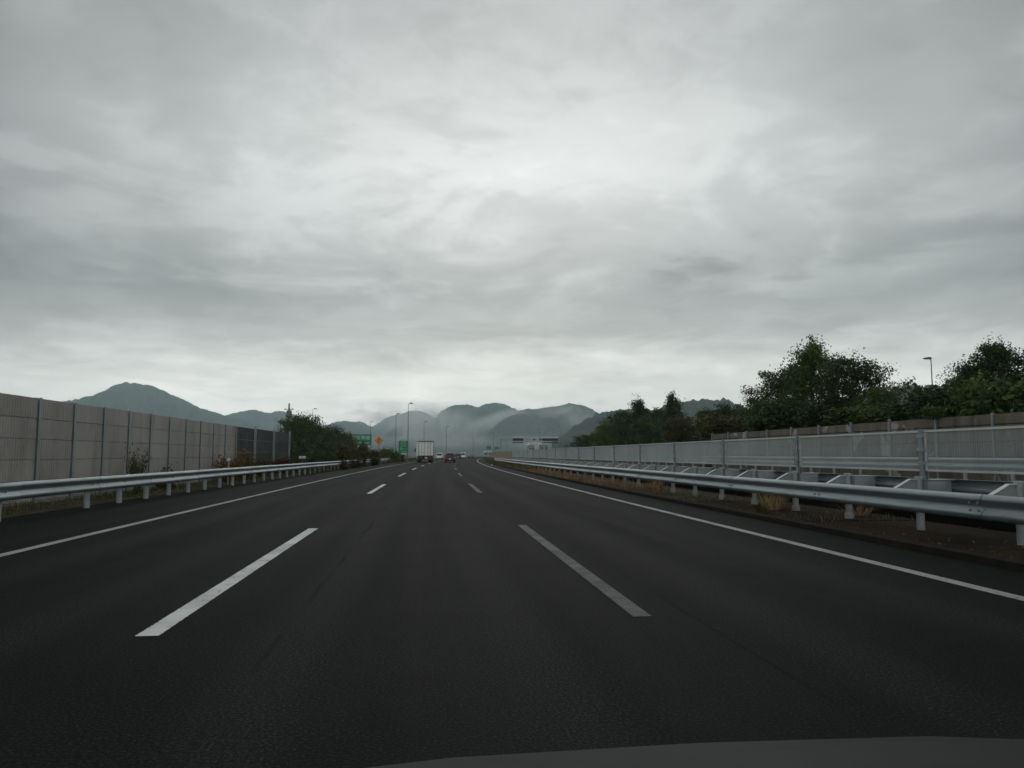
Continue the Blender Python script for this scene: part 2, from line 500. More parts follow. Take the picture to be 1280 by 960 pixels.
# ------------------------------------------------------------------ the setting: ground, roads, markings
def strip_mesh(name, secs, s0, s1, ds=4.0, uvname=None, across=False):
    """secs: (x, z) points across, swept along the road"""
    n = max(2, int((s1 - s0) / ds) + 1)
    ss = [s0 + (s1 - s0) * i / (n - 1) for i in range(n)]
    v, f, uvs = [], [], []
    k = len(secs)
    for s_ in ss:
        for (x, z) in secs:
            v.append(P(s_, x, z))
            uvs.append(((x - secs[0][0]) / (secs[-1][0] - secs[0][0]) if across else x, s_))
    for i in range(n - 1):
        for j in range(k - 1):
            f.append((i * k + j, i * k + j + 1, (i + 1) * k + j + 1, (i + 1) * k + j))
    me = bpy.data.meshes.new(name)
    me.from_pydata([tuple(p) for p in v], [], f)
    if uvname:
        ul = me.uv_layers.new(name=uvname)
        for lp in me.loops:
            ul.data[lp.index].uv = uvs[lp.vertex_index]
    return me


gm = MB().add([(-8200, -1500, -0.35), (8200, -1500, -0.35), (8200, 8600, -0.35), (-8200, 8600, -0.35)], [(0, 1, 2, 3)])
struct(link('ground', gm.mesh('ground'), M['ground']))

road = struct(link('road', strip_mesh('road', [(-8.62, 0.0), (-5.0, 0.0), (0, 0.0), (5.0, 0.0), (6.62, 0.0)], -25, 640, 4, 'lane'), M['road']))
LW = 0.17
for (x0, me_m) in ((-5.45, M['paint_edge']), (5.37, M['paint_edge'])):
    link('edge_line', strip_mesh('edge_line', [(x0 - LW / 2, 0.004), (x0 + LW / 2, 0.004)], -25, 640, 2, 'lane', True), me_m, road)
for k in range(-1, 24):
    a = 5.85 + 20 * k
    link('lane_dash', strip_mesh('lane_dash', [(-1.975 - LW / 2, 0.004), (-1.975 + LW / 2, 0.004)], a, a + 8, 2, 'lane', True), M['paint'], road)
    a = 6.1 + 20 * k
    link('lane_dash', strip_mesh('lane_dash', [(1.745 - 0.078, 0.004), (1.745 + 0.078, 0.004)], a, a + 8, 2, 'lane', True), M['paint_worn'], road)

struct(link('verge', strip_mesh('verge', [(-8.6, -0.02), (-8.66, 0.03), (-9.3, 0.045), (-10.6, 0.06), (-14, -0.1), (-26, -0.3)], -25, 640, 6), M['soil']))
struct(link('kerb', strip_mesh('kerb', [(6.6, -0.02), (6.6, 0.085), (6.64, 0.10), (6.74, 0.10), (6.74, 0.06)], -25, 640, 4), M['kerb']))
med = struct(link('median_strip', strip_mesh('median_strip', [(6.74, 0.03), (9.5, 0.03)], -25, 640, 6), M['soil']))
# cast slabs under the barrier, each with an open joint
sl = 2.15
for k in range(-2, 9):
    a = 0.6 + k * sl
    mb = MB()
    q = [P(a + 0.012, 6.745), P(a + 0.012, 9.2), P(a + sl - 0.012, 9.2), P(a + sl - 0.012, 6.745)]
    dz = 0.075 + 0.006 * math.sin(k * 2.3)
    mb.add([(p.x, p.y, 0.0) for p in q] + [(p.x, p.y, dz) for p in q],
           [(4, 5, 6, 7), (0, 1, 5, 4), (1, 2, 6, 5), (2, 3, 7, 6), (3, 0, 4, 7)])
    link('slab', mb.mesh('slab'), M['median'], med)
orr = struct(link('opposite_road', strip_mesh('opposite_road', [(9.5, -0.1), (9.5, 0.40), (13, 0.42), (17.3, 0.42)], -25, 640, 6, 'lane'), M['road']))
for x0 in (10.4, 16.2):
    link('edge_line', strip_mesh('edge_line', [(x0, 0.425), (x0 + 0.2, 0.425)], -25, 640, 4, 'lane', True), M['paint_edge'], orr)
struct(link('bank', strip_mesh('bank', [(17.3, 0.40), (18.28, 0.44), (18.30, 2.30), (20, 2.45), (30, 2.7), (60, 2.0), (110, -0.4)], -25, 50, 6), M['soil']))
struct(link('bank_slope', strip_mesh('bank_slope', [(17.3, 0.40), (18.3, 0.5), (21.5, 2.2), (30, 2.6), (60, 2.0), (110, -0.4)], 50.01, 190, 6), M['soil']))


# ------------------------------------------------------------------ hills
def hill(name, label, D, prof, front, back, seed, amp, crown, cols=None):
    """prof: (bearing in degrees, ridge height in metres); slopes run down towards and away from the road"""
    az = np.array([p[0] for p in prof])
    hz = np.array([p[1] for p in prof])
    n = cols or int((az[-1] - az[0]) * 18)
    A = np.linspace(az[0], az[-1], n)
    # smooth interpolation of the ridge
    Hh = np.interp(A, az, hz)
    ker = np.hanning(9)
    ker /= ker.sum()
    pad = np.pad(Hh, 4, mode='edge')
    Hh = np.convolve(pad, ker, 'valid')
    T = np.concatenate([np.linspace(0, 1, 70), 1 + np.linspace(0.08, 1, 8)])
    v, f = [], []
    for i in range(n):
        a = R(A[i])
        for t in T:
            if t <= 1:
                d = D - front * (1 - t)
                base = 1 - (1 - t) ** 1.25
                spur = mnoise.fractal(Vector((A[i] * 0.55 + seed, t * 1.3, seed)), 1.0, 2.0, 4)
                z = Hh[i] * base * (1 + 0.75 * spur * (1 - t) ** 0.6 * min(1, t * 3))
                z = min(z, Hh[i] * d / D * (0.9 + 0.1 * t))
            else:
                d = D + back * (t - 1)
                z = Hh[i] * (1 - (t - 1)) ** 1.2
            p = Vector((math.sin(a) * d, math.cos(a) * d, 0))
            z += (mnoise.fractal(p * 0.007 + Vector((seed, 0, 0)), 0.8, 2.0, 3) * amp * 1.5 + mnoise.noise(p * (1.0 / crown)) * crown * 0.6) * min(1, t * 6)
            v.append((p.x, p.y, z - 3 * (t == 0) - 0.5))
    m = len(T)
    for i in range(n - 1):
        for j in range(m - 1):
            f.append((i * m + j, (i + 1) * m + j, (i + 1) * m + j + 1, i * m + j + 1))
    me = bpy.data.meshes.new(name)
    me.from_pydata(v, [], f)
    for p in me.polygons:
        p.use_smooth = True
    o = link(name, me, M['hill'])
    return struct(o)


hill('mountain', '', 5200, [(-29.85, 168), (-27.46, 218), (-24.93, 285), (-23.61, 323), (-22.25, 361), (-21.33, 408), (-20.63, 435), (-19.66, 443), (-18.67, 417), (-17.64, 365), (-16.35, 318), (-15.3, 280), (-13.98, 241), (-12.09, 197), (-8.75, 96), (-6.47, 22)], 1500, 1500, 1.3, 7, 16)
hill('hill', '', 6200, [(-18.29, 137), (-15.8, 248), (-14.77, 280), (-13.98, 306), (-13.19, 332), (-12.22, 340), (-11.3, 326), (-10.47, 340), (-9.64, 314), (-8.22, 240), (-6.49, 128), (-5.33, 39)], 900, 1200, 2.1, 7, 16)
hill('hill', '', 5600, [(-9.3, 46), (-7.92, 149), (-7.2, 206), (-6.63, 230), (-5.83, 236), (-5.25, 231), (-4.67, 237), (-3.85, 197), (-2.73, 134), (-1.25, 48)], 1200, 900, 3.7, 7, 16)
hill('hill', '', 7400, [(-5.34, 157), (-3.62, 290), (-2.75, 361), (-1.87, 386), (-1.16, 410), (-0.45, 418), (0.15, 395), (1.11, 332), (2.91, 184)], 1200, 900, 4.4, 7, 16)
hill('hill', '', 4500, [(-5.33, 25), (-3.6, 82), (-2.44, 144), (-1.56, 173), (-0.68, 178), (0.22, 150), (1.42, 97), (2.91, 59), (4.12, 20)], 900, 700, 5.2, 6, 14)
hill('hill', '', 4900, [(-3.01, 32), (-1.26, 98), (0.22, 185), (1.1, 273), (1.7, 309), (2.42, 325), (3.08, 327), (3.5, 315), (3.92, 297), (4.46, 325), (5.19, 333), (6.03, 323), (6.82, 294), (7.6, 269), (9.53, 196), (11.91, 42)], 900, 1200, 6.9, 6, 14)
hill('hill', '', 4300, [(1.72, 20), (2.92, 51), (4.11, 100), (5.01, 155), (6.04, 205), (7.12, 244), (8.33, 259), (9.53, 267), (10.26, 272), (10.86, 281), (11.34, 280), (12.12, 262), (12.83, 235), (14.31, 171), (16.63, 36)], 1100, 300, 7.7, 6, 14)
hill('wooded_ridge', '', 2200, [(9.52, 38), (11.33, 82), (12.83, 111), (14.02, 122), (14.91, 125), (16.09, 129), (17.38, 131), (19.0, 144), (19.87, 150), (20.73, 153), (21.57, 150), (22.14, 153), (22.86, 144), (23.79, 125), (25.14, 107), (27.29, 114), (29.91, 147), (32.43, 163), (33.4, 167), (34.13, 175), (34.83, 169), (35.54, 175), (37.13, 163), (39.72, 144), (42.94, 110), (46.93, 51)], 700, 600, 9.1, 4, 19, 900)


# ------------------------------------------------------------------ rail shapes
W_PROF = [(0.0, 0.175), (0.035, 0.172), (0.062, 0.150), (0.080, 0.112), (0.074, 0.078), (0.022, 0.030), (0.016, 0.0),
          (0.022, -0.030), (0.074, -0.078), (0.080, -0.112), (0.062, -0.150), (0.035, -0.172), (0.0, -0.175)]


def rail_seg(s0, s1, x, z, side, root, lap=0.0):
    """one W-beam length; side = direction in which the waves bulge"""
    th = 0.006
    x += side * lap
    ring = [(x + side * d, z + h) for d, h in W_PROF] + [(x + side * (d - th), z + h * 0.985) for d, h in reversed(W_PROF)]
    n = 3
    mb = MB()
    k = len(ring)
    rl = root.location
    v, f = [], []
    for i in range(n):
        s_ = s0 + (s1 - s0) * i / (n - 1)
        for (a, b) in ring:
            v.append(P(s_, a, b) - rl)
    for i in range(n - 1):
        for j in range(k):
            f.append((i * k + j, i * k + (j + 1) % k, (i + 1) * k + (j + 1) % k, (i + 1) * k + j))
    f += [tuple(range(k)), tuple((n - 1) * k + j for j in range(k))]
    mb.add(v, f)
    return mb.mesh('rail_beam', 50)


def post_mesh(h, r, cap=True, z0=-0.2):
    prof = [(r, z0), (r, h - 0.02)]
    prof += [(r * 1.12, h - 0.02), (r * 1.12, h), (r * 0.7, h + 0.012)] if cap else [(r, h)]
    return MB().lathe(prof, n=14).mesh('post', 40)


def bolt_mesh():
    return MB().lathe([(0.022, -0.012), (0.022, 0.008), (0.012, 0.014)], 'x', 6).mesh('bolt', 30)


# left guardrail
gl = thing('guardrail', 'long galvanised guardrail along the left shoulder below the noise wall', 'guardrail', P(30, -8.1))
pm = post_mesh(0.72, 0.070, False)
pm.materials.append(M['post'])
bm_ = bolt_mesh()
bm_.materials.append(M['steel_post'])
for k in range(29):
    s_ = 0 + k * 4.0
    wlink('rail_beam', rail_seg(s_, s_ + 4.3, -8.16, 0.58 + RNG.uniform(-0.004, 0.004), 1, gl, 0.008 * (k % 2)), M['steel'], gl, gl.location)
    gl.children[-1].location = (0, 0, 0)
for k in range(58):
    s_ = 2.35 + 1.93 * k + (0.35 if k == 8 else 0)
    if k == 8:
        continue
    wlink('post', pm, None, gl, P(s_, -8.27), head(s_))
    if k < 26:
        wlink('bolt', bm_, None, gl, P(s_, -8.125, 0.58), head(s_))

# right median barrier: two rails back to back on one row of posts
gr = thing('median_barrier', 'double-sided galvanised crash barrier along the right median below the screen', 'crash barrier', P(30, 8.05, 0.05))
pm2 = post_mesh(0.93, 0.062, True)
pm2.materials.append(M['post'])
foot = MB().lathe([(0.088, 0.0), (0.084, 0.11), (0.07, 0.125)], n=14).mesh('concrete_footing', 40)
foot.materials.append(M['footing'])
# bracket: web plate and pale top flange, from the rail up to the post
bk = MB()
bk.prism([(-0.50, 0.52), (-0.50, 0.70), (-0.16, 0.885), (-0.06, 0.885), (-0.06, 0.62)], -0.006, 0.006, 'y')
bk.prism([(-0.51, 0.700), (-0.51, 0.712), (-0.16, 0.900), (-0.05, 0.900), (-0.05, 0.888), (-0.163, 0.888)], -0.042, 0.042, 'y')
bkm = bk.mesh('bracket')
bkm.materials.append(M['cap'])
bkm.materials.append(M['bracket'])
for i, p in enumerate(bkm.polygons):
    p.material_index = 1 if i < 7 else 0
bk = MB()
bk.box(0.05, 0.46, -0.16, 0.16, 0.60, 0.875)
bk.box(0.03, 0.50, -0.19, 0.19, 0.878, 0.892)
blk = bk.mesh('spacer_box', bevel=0.006)
blk.materials.append(M['bracket'])
for k in range(-3, 34):
    s_ = 11.8 + 2.15 * k
    if s_ < 1:
        continue
    wlink('post', pm2, None, gr, P(s_, 8.05), head(s_))
    wlink('bracket', bkm, None, gr, P(s_, 8.05), head(s_))
    wlink('spacer_box', blk, None, gr, P(s_, 8.05), head(s_))
    if 1 <= k <= 8:
        wlink('concrete_footing', foot, None, gr, P(s_, 8.05, 0.06), head(s_))
for k in range(0, 27):
    s_ = 1.05 + 4.3 * k - 4.3
    a = wlink('rail_beam', rail_seg(s_, s_ + 4.6, 7.55, 0.585 + RNG.uniform(-0.004, 0.004), -1, gr, 0.008 * (k % 2)), M['steel'], gr, gr.location)
    a = wlink('rail_beam', rail_seg(s_, s_ + 4.36, 8.58, 0.72 + 0.002 * (k % 2), 1, gr), M['steel'], gr, gr.location)

for k in range(0, 12):
    s_ = 1.05 + 4.3 * k
    for ds_ in (0.07, 0.23):
        for dz_ in (0.055, -0.055):
            wlink('bolt', bm_, None, gr, P(s_ + ds_, 7.488, 0.585 + dz_), head(s_))

# wire screen on top of the barrier
sc_ = thing('glare_screen', 'grey wire glare screen standing on the median barrier, post to post', 'screen', P(30, 8.1, 0.6))
Z0, Z1, SP = 1.06, 1.66, 4.3
wire = MB()
nw = 340
for i in range(nw):
    y = 0.09 + (SP - 0.18) * (i + 0.5 + RNG.uniform(-0.2, 0.2)) / nw
    wire.add([(-0.0020, y, Z0), (0.0020, y, Z0), (0.0020, y, Z1), (-0.0020, y, Z1)], [(0, 1, 2, 3)])
    wire.add([(0, y - 0.0008, Z0), (0, y + 0.0008, Z0), (0, y + 0.0008, Z1), (0, y - 0.0008, Z1)], [(0, 1, 2, 3)])
wire_m = wire.mesh('wire_mesh')
wire_m.materials.append(M['louvre'])
fr = MB()
fr.box(-0.018, 0.018, 0.06, SP - 0.06, Z1 + 0.003, Z1 + 0.036)
fr.box(-0.018, 0.018, 0.06, SP - 0.06, Z0 - 0.036, Z0 - 0.003)
fr.box(-0.014, 0.014, 0.064, 0.088, Z0 - 0.002, Z1 + 0.002)
fr.box(-0.014, 0.014, SP - 0.088, SP - 0.064, Z0 - 0.002, Z1 + 0.002)
fr_m = fr.mesh('panel_frame')
fr_m.materials.append(M['frame'])
spm = MB()
spm.box(-0.045, -0.035, -0.05, 0.05, 0.60, Z1 + 0.06)
spm.box(0.035, 0.045, -0.05, 0.05, 0.60, Z1 + 0.06)
spm.box(-0.034, 0.034, -0.006, 0.006, 0.60, Z1 + 0.055)
spm_m = spm.mesh('screen_post', bevel=0.002)
spm_m.materials.append(M['steel_post'])
cl_m = MB().box(-0.062, 0.0, -0.085, -0.052, -0.03, 0.03).box(-0.062, 0.0, 0.052, 0.085, -0.03, 0.03).box(-0.062, -0.047, -0.085, 0.085, -0.03, 0.03).mesh('clamp', bevel=0.003)
cl_m.materials.append(M['bracket'])
for k in range(-2, 17):
    s_ = 11.8 + SP * k
    pr = wlink('screen_post', spm_m, None, sc_, P(s_, 8.15), head(s_))
    if k < 8:
        for zc in (1.16, 1.38, 1.6):
            link('clamp', cl_m, None, pr, (0, 0, zc))
    pn = wlink('panel_frame', fr_m, None, sc_, P(s_, 8.15), head(s_ + SP / 2))
    stuff(link('wire_mesh', wire_m, None, pn, (0, 0, 0)))

# guardrail on the far side of the opposite carriageway
go = thing('guardrail', 'galvanised guardrail at the foot of the concrete retaining wall beyond the screen', 'guardrail', P(30, 16.9, 0.42))
pm3 = post_mesh(1.10, 0.06, True)
pm3.materials.append(M['post'])
for k in range(0, 18):
    s_ = 4.0 * k + 2
    wlink('rail_beam', rail_seg(s_, s_ + 4.06, 16.8, 1.02, -1, go), M['steel'], go, go.location)
    for q in (0, 2):
        wlink('post', pm3, None, go, P(s_ + q + 0.6, 16.9), head(s_))
for o in list(gl.children) + list(gr.children) + list(go.children):
    if o.name.startswith('rail_beam'):
        o.location = (0, 0, 0)

# ------------------------------------------------------------------ left noise wall
nw_ = thing('noise_wall', 'tall ribbed taupe noise barrier wall on the left behind the guardrail', 'noise wall', P(25, -10))
PW, PH = 1.95, 0.53


def ribbed(wd, ht, ribs, depth, name):
    """panel along +Y with vertical ribs facing +X"""
    prof = []
    st = wd / ribs
    for i in range(ribs):
        y = i * st
        prof += [(y + 0.04 * st, 0.0), (y + 0.30 * st, 0.0), (y + 0.40 * st, depth), (y + 0.90 * st, depth), (y + 0.98 * st, 0.0)]
    v, f = [], []
    for (y, d) in prof:
        v += [(d, y, 0.012), (d, y, ht - 0.012)]
    for i in range(len(prof) - 1):
        f.append((2 * i, 2 * i + 2, 2 * i + 3, 2 * i + 1))
    mb = MB().add(v, f)
    mb.box(-0.07, -0.014, 0.0, wd, 0.002, ht - 0.002)
    return mb.mesh(name)


rp = ribbed(PW - 0.13, PH, 15, 0.013, 'panel')
rp.materials.append(M['panel_tan'])
hp = MB().box(-0.09, -0.075, -0.062, 0.062, -0.3, 2.76).box(0.038, 0.052, -0.062, 0.062, -0.3, 2.76).box(-0.075, 0.05, -0.006, 0.006, -0.3, 2.75).mesh('post', bevel=0.003)
hp.materials.append(M['steel_post'])
bp_ = MB().box(-0.08, 0.015, 0.0, PW - 0.13, -0.35, 0.105).mesh('base_beam', bevel=0.012)
bp_.materials.append(M['concrete'])
cpm = MB().box(-0.085, 0.06, 0.0, PW - 0.13, 0.0, 0.035).mesh('coping', bevel=0.004)
cpm.materials.append(M['steel_post'])
w0 = 20.75 - 10 * PW
for k in range(21):
    s_ = w0 + PW * k
    wlink('post', hp, None, nw_, P(s_, -10), head(s_))
    if k == 20:
        break
    wlink('base_beam', bp_, None, nw_, P(s_ + 0.065, -10), head(s_))
    for r_ in range(5):
        wlink('panel', rp, None, nw_, P(s_ + 0.065, -10, 0.11 + r_ * (PH - 0.004)), head(s_))
WEND = w0 + PW * 20
# the darker section after it
dw = thing('noise_wall', 'dark charcoal panelled noise wall section after the taupe wall', 'noise wall', P(WEND + 8, -10.3))
dp = MB()
dp.box(-0.05, 0.0, 0.0, 4.84, 0.005, 0.675)
for i in range(8):
    dp.box(0.0, 0.012, 0.03 + i * 0.6, 0.03 + i * 0.6 + 0.565, 0.05, 0.63)
dp_m = dp.mesh('panel', bevel=0.004)
dp_m.materials.append(M['panel_dark'])
dpo = MB().box(-0.07, 0.05, -0.035, 0.035, -0.3, 2.93).mesh('post', bevel=0.004)
dpo.materials.append(M['lamp_post_grey'])
for k in range(4):
    s_ = WEND + 0.25 + k * 5.0
    if k:
        wlink('post', dpo, None, dw, P(s_, -10.25), head(s_))
    if k == 3:
        break
    for r_ in range(4):
        wlink('panel', dp_m, None, dw, P(s_ + 0.08, -10.3, 0.06 + r_ * 0.68 + 0.02 * k), head(s_))

# ------------------------------------------------------------------ right retaining wall
rw = thing('retaining_wall', 'stained concrete plank retaining wall with steel posts on the far right', 'retaining wall', P(30, 18, 0.4))
for k in range(-1, 15):
    s_ = 8.6 + 2.8 * k
    pw = RNG.uniform(-0.03, 0.03)
    hpo = MB().box(-0.10, -0.086, -0.038, 0.038, 0.2, 2.66 + pw).box(-0.086, 0.0, -0.008, 0.008, 0.2, 2.65 + pw).mesh('post')
    wlink('post', hpo, M['steel_post'], rw, P(s_, 18), head(s_))
    if k == 14:
        break
    zs = [0.35, 0.74, 1.22, 1.71, 2.25, 2.60]
    for a, b in zip(zs[:-1], zs[1:]):
        off = RNG.uniform(-0.012, 0.012)
        pl = MB().box(-0.02 + off, 0.20, 0.02, 2.78, a + 0.012, b - 0.012).mesh('plank', bevel=0.012)
        wlink('plank', pl, M['retaining'], rw, P(s_, 18), head(s_))


# ------------------------------------------------------------------ vegetation
def leaf_mesh(name, pts, size, rng, tint=None, up=0.0, aspect=0.55):
    """diamond leaves at pts (n,3)"""
    n = len(pts)
    d = rng.normal(size=(n, 3))
    d[:, 2] += up
    d /= np.linalg.norm(d, axis=1)[:, None]
    e = rng.normal(size=(n, 3))
    e -= (e * d).sum(1)[:, None] * d
    e /= np.linalg.norm(e, axis=1)[:, None]
    L = (size * rng.uniform(0.6, 1.35, n))[:, None]
    v = np.stack([pts - d * L * 0.5, pts + e * L * aspect * 0.5, pts + d * L * 0.5, pts - e * L * aspect * 0.5], 1).reshape(-1, 3)
    me = bpy.data.meshes.new(name)
    me.vertices.add(4 * n)
    me.vertices.foreach_set('co', v.astype(np.float32).ravel())
    me.loops.add(4 * n)
    me.loops.foreach_set('vertex_index', np.arange(4 * n, dtype=np.int32))
    me.polygons.add(n)
    me.polygons.foreach_set('loop_start', np.arange(0, 4 * n, 4, dtype=np.int32))
    me.polygons.foreach_set('loop_total', np.full(n, 4, dtype=np.int32))
    me.update()
    at = me.attributes.new('tint', 'FLOAT', 'POINT')
    tv = rng.uniform(0, 1, n) if tint is None else np.clip(tint + rng.normal(0, 0.16, n), 0, 1)
    at.data.foreach_set('value', np.repeat(tv, 4).astype(np.float32))
    return me


def make_tree(seed, h, r, kind='round', leaves=9000, lsize=0.13, low=0.12):
    """returns (trunk mesh, crown mesh) for a tree of height h and crown radius r"""
    rng = np.random.default_rng(seed)
    tb = MB()
    lean = rng.normal(0, 0.04, 2) * h
    ts = np.linspace(0, 1, 7)
    cx = lean[0] * ts ** 1.5 + 0.02 * h * np.sin(ts * 5 + seed)
    cy = lean[1] * ts ** 1.5 + 0.02 * h * np.cos(ts * 4 + seed)
    tb.tube([(cx[i] - cx[0], cy[i] - cy[0], h * 0.93 * ts[i] - (0.15 if i == 0 else 0)) for i in range(7)],
            [0.028 * h * (1 - 0.88 * t) + 0.008 for t in ts], 7)
    cents, wts = [], []
    nl = 26
    for i in range(nl):
        t0 = low + (0.93 - low) * (i + rng.uniform(0, 0.9)) / nl
        az = i * 2.39996 + rng.uniform(-0.5, 0.5)
        if kind == 'cone':
            env = r * (1.02 - t0) ** 0.85
        elif kind == 'tall':
            env = r * (1.03 - t0) ** 0.62 * min(1.0, 0.55 + 1.6 * t0)
        else:
            env = r * (math.sin(math.pi * min(0.99, 0.18 + 0.78 * t0)) ** 0.75)
        L = env * rng.uniform(0.68, 1.12)
        rise = L * (0.15 if kind == 'cone' else rng.uniform(0.25, 0.75))
        zt = h * 0.93 * t0
        j = t0 * 6
        k0 = min(5, int(j))
        bx = np.interp(t0, ts, cx) - cx[0]
        by = np.interp(t0, ts, cy) - cy[0]
        p0 = np.array([bx, by, zt - rise * 0.5])
        p0[2] = max(p0[2], 0.06 * h)
        p1 = np.array([bx + math.cos(az) * L, by + math.sin(az) * L, min(zt + rise * 0.6, h)])
        pm_ = (p0 + p1) / 2 + rng.normal(0, 0.05 * L, 3) - np.array([0, 0, 0.08 * L])
        tb.tube([p0, pm_, p1], [0.011 * h * (1.1 - t0) + 0.006, 0.007 * h * (1.1 - t0) + 0.005, 0.004], 5)
        for q in range(7):
            u = rng.uniform(0.3, 1.05)
            c = p0 + (p1 - p0) * u + rng.normal(0, 0.17 * env + 0.04, 3) * np.array([1, 1, 0.75])
            cents.append(c)
            wts.append(rng.uniform(0.5, 1.5))
    cents.append(np.array([cx[-1] - cx[0], cy[-1] - cy[0], h * 0.96]))
    wts.append(0.6)
    cents = np.array(cents)
    wts = np.array(wts)
    wts /= wts.sum()
    idx = rng.choice(len(cents), leaves, p=wts)
    sig = (0.085 * r + 0.05) * rng.uniform(0.6, 1.5, len(cents))
    pts = cents[idx] + np.clip(rng.normal(size=(leaves, 3)), -1.9, 1.9) * sig[idx][:, None] * np.array([1, 1, 0.8])
    pts[:, 2] = np.abs(pts[:, 2])
    ct = rng.uniform(0.15, 0.85, len(cents))
    return tb.mesh('trunk', 60), leaf_mesh('crown', pts, lsize, rng, ct[idx])


def make_shrub(seed, h, r, leaves=2200, lsize=0.10, spiky=0.0):
    rng = np.random.default_rng(seed)
    st = MB()
    cents = []
    for i in range(9):
        az = i * 2.4 + rng.uniform(-.4, .4)
        L = r * rng.uniform(0.3, 0.9)
        top = np.array([math.cos(az) * L, math.sin(az) * L, h * rng.uniform(0.55, 1.0 + spiky)])
        mdl = top * np.array([0.5, 0.5, 0.55]) + rng.normal(0, 0.05 * r, 3)
        st.tube([(math.cos(az) * .04, math.sin(az) * .04, -0.1), mdl, top], [0.018, 0.012, 0.004], 5)
        for q in range(6):
            u = rng.uniform(0.1, 1.02)
            cents.append(mdl * (1 - abs(2 * u - 1)) + (top if u > .5 else np.zeros(3)) * abs(2 * u - 1) + rng.normal(0, .12 * r, 3))
    cents = np.array(cents)
    cents[:, 2] = np.abs(cents[:, 2])
    idx = rng.integers(0, len(cents), leaves)
    pts = cents[idx] + rng.normal(size=(leaves, 3)) * (0.13 * r + 0.03)
    pts[:, 2] = np.abs(pts[:, 2])
    ct = rng.uniform(0.1, 0.9, len(cents))
    return st.mesh('stem', 60), leaf_mesh('foliage', pts, lsize, rng, ct[idx])


TREES = {}


def tree(kind, label, loc, h, r, group, leafm='leaf_dark', rz=0.0, name='broadleaf_tree', leaves=9000, lsize=0.13, low=0.12, var=0):
    key = (kind, leafm, leaves, lsize, low, var)
    if key not in TREES:
        tm, cm = make_tree(11 + 7 * len(TREES), 5.0, 2.2, kind, leaves, lsize, low)
        tm.materials.append(M['bark'])
        cm.materials.append(M[leafm])
        TREES[key] = (tm, cm)
    tm, cm = TREES[key]
    t = thing(name, label, 'tree', loc, rz, group)
    sc3 = (r / 2.2, r / 2.2, h / 5.0)
    link('trunk', tm, None, t, (0, 0, 0), 0, sc3)
    link('crown', cm, None, t, (0, 0, 0), 0, sc3)
    return t


SHR = {}


def shrub(label, loc, h, r, group, leafm='leaf_mid', rz=0.0, var=0, leaves=2200, lsize=0.10, name='shrub', cat='shrub'):
    key = (leafm, var, leaves, lsize)
    if key not in SHR:
        sm, fm = make_shrub(101 + 5 * len(SHR), 1.0, 0.8, leaves, lsize)
        sm.materials.append(M['bark'])
        fm.materials.append(M[leafm])
        SHR[key] = (sm, fm)
    sm, fm = SHR[key]
    t = thing(name, label, cat, loc, rz, group)
    sc3 = (r / 0.8, r / 0.8, h)
    link('stem', sm, None, t, (0, 0, 0), 0, sc3)
    link('foliage', fm, None, t, (0, 0, 0), 0, sc3)
    return t


GR1 = 'trees on top of the retaining wall'
for i, (x, y, top, r, kind, lm, lab, var) in enumerate([
        (22.3, 48.3, 5.2, 2.0, 'round', 'leaf_mid', 'low leftmost tree of the big clump above the retaining wall', 0),
        (22.0, 45.2, 6.7, 2.3, 'round', 'leaf_mid', 'left shoulder tree of the big clump above the retaining wall', 1),
        (22.2, 41.2, 8.1, 2.1, 'tall', 'leaf_mid', 'tallest pointed tree of the clump above the retaining wall', 0),
        (22.0, 36.9, 6.5, 2.0, 'round', 'leaf_dark', 'dark round-topped tree right of the tallest one in the clump', 0),
        (21.6, 33.6, 4.5, 1.3, 'round', 'leaf_mid', 'small tree at the right end of the big clump', 2),
        (22.0, 31.4, 3.6, 1.2, 'round', 'leaf_dark', 'lowest tree in the dip below the lone right lamp', 1),
        (22.0, 29.2, 4.7, 1.0, 'tall', 'leaf_dark', 'narrow tree just right of the lone right lamp', 1),
        (23.0, 29.4, 5.2, 1.2, 'round', 'leaf_mid', 'mid-sized tree left of the tallest tree at the right edge', 3),
        (22.2, 27.2, 5.9, 1.5, 'tall', 'leaf_dark', 'tallest tree near the right edge of the photo', 2),
        (22.6, 25.3, 5.2, 1.9, 'round', 'leaf_dark', 'tree cut off by the right edge of the photo', 2)]):
    zb = 2.5
    tree(kind, lab, (x, y, zb), top - zb, r, GR1, lm, i * 1.7, leaves=17000, lsize=0.14, low=0.05, var=var)
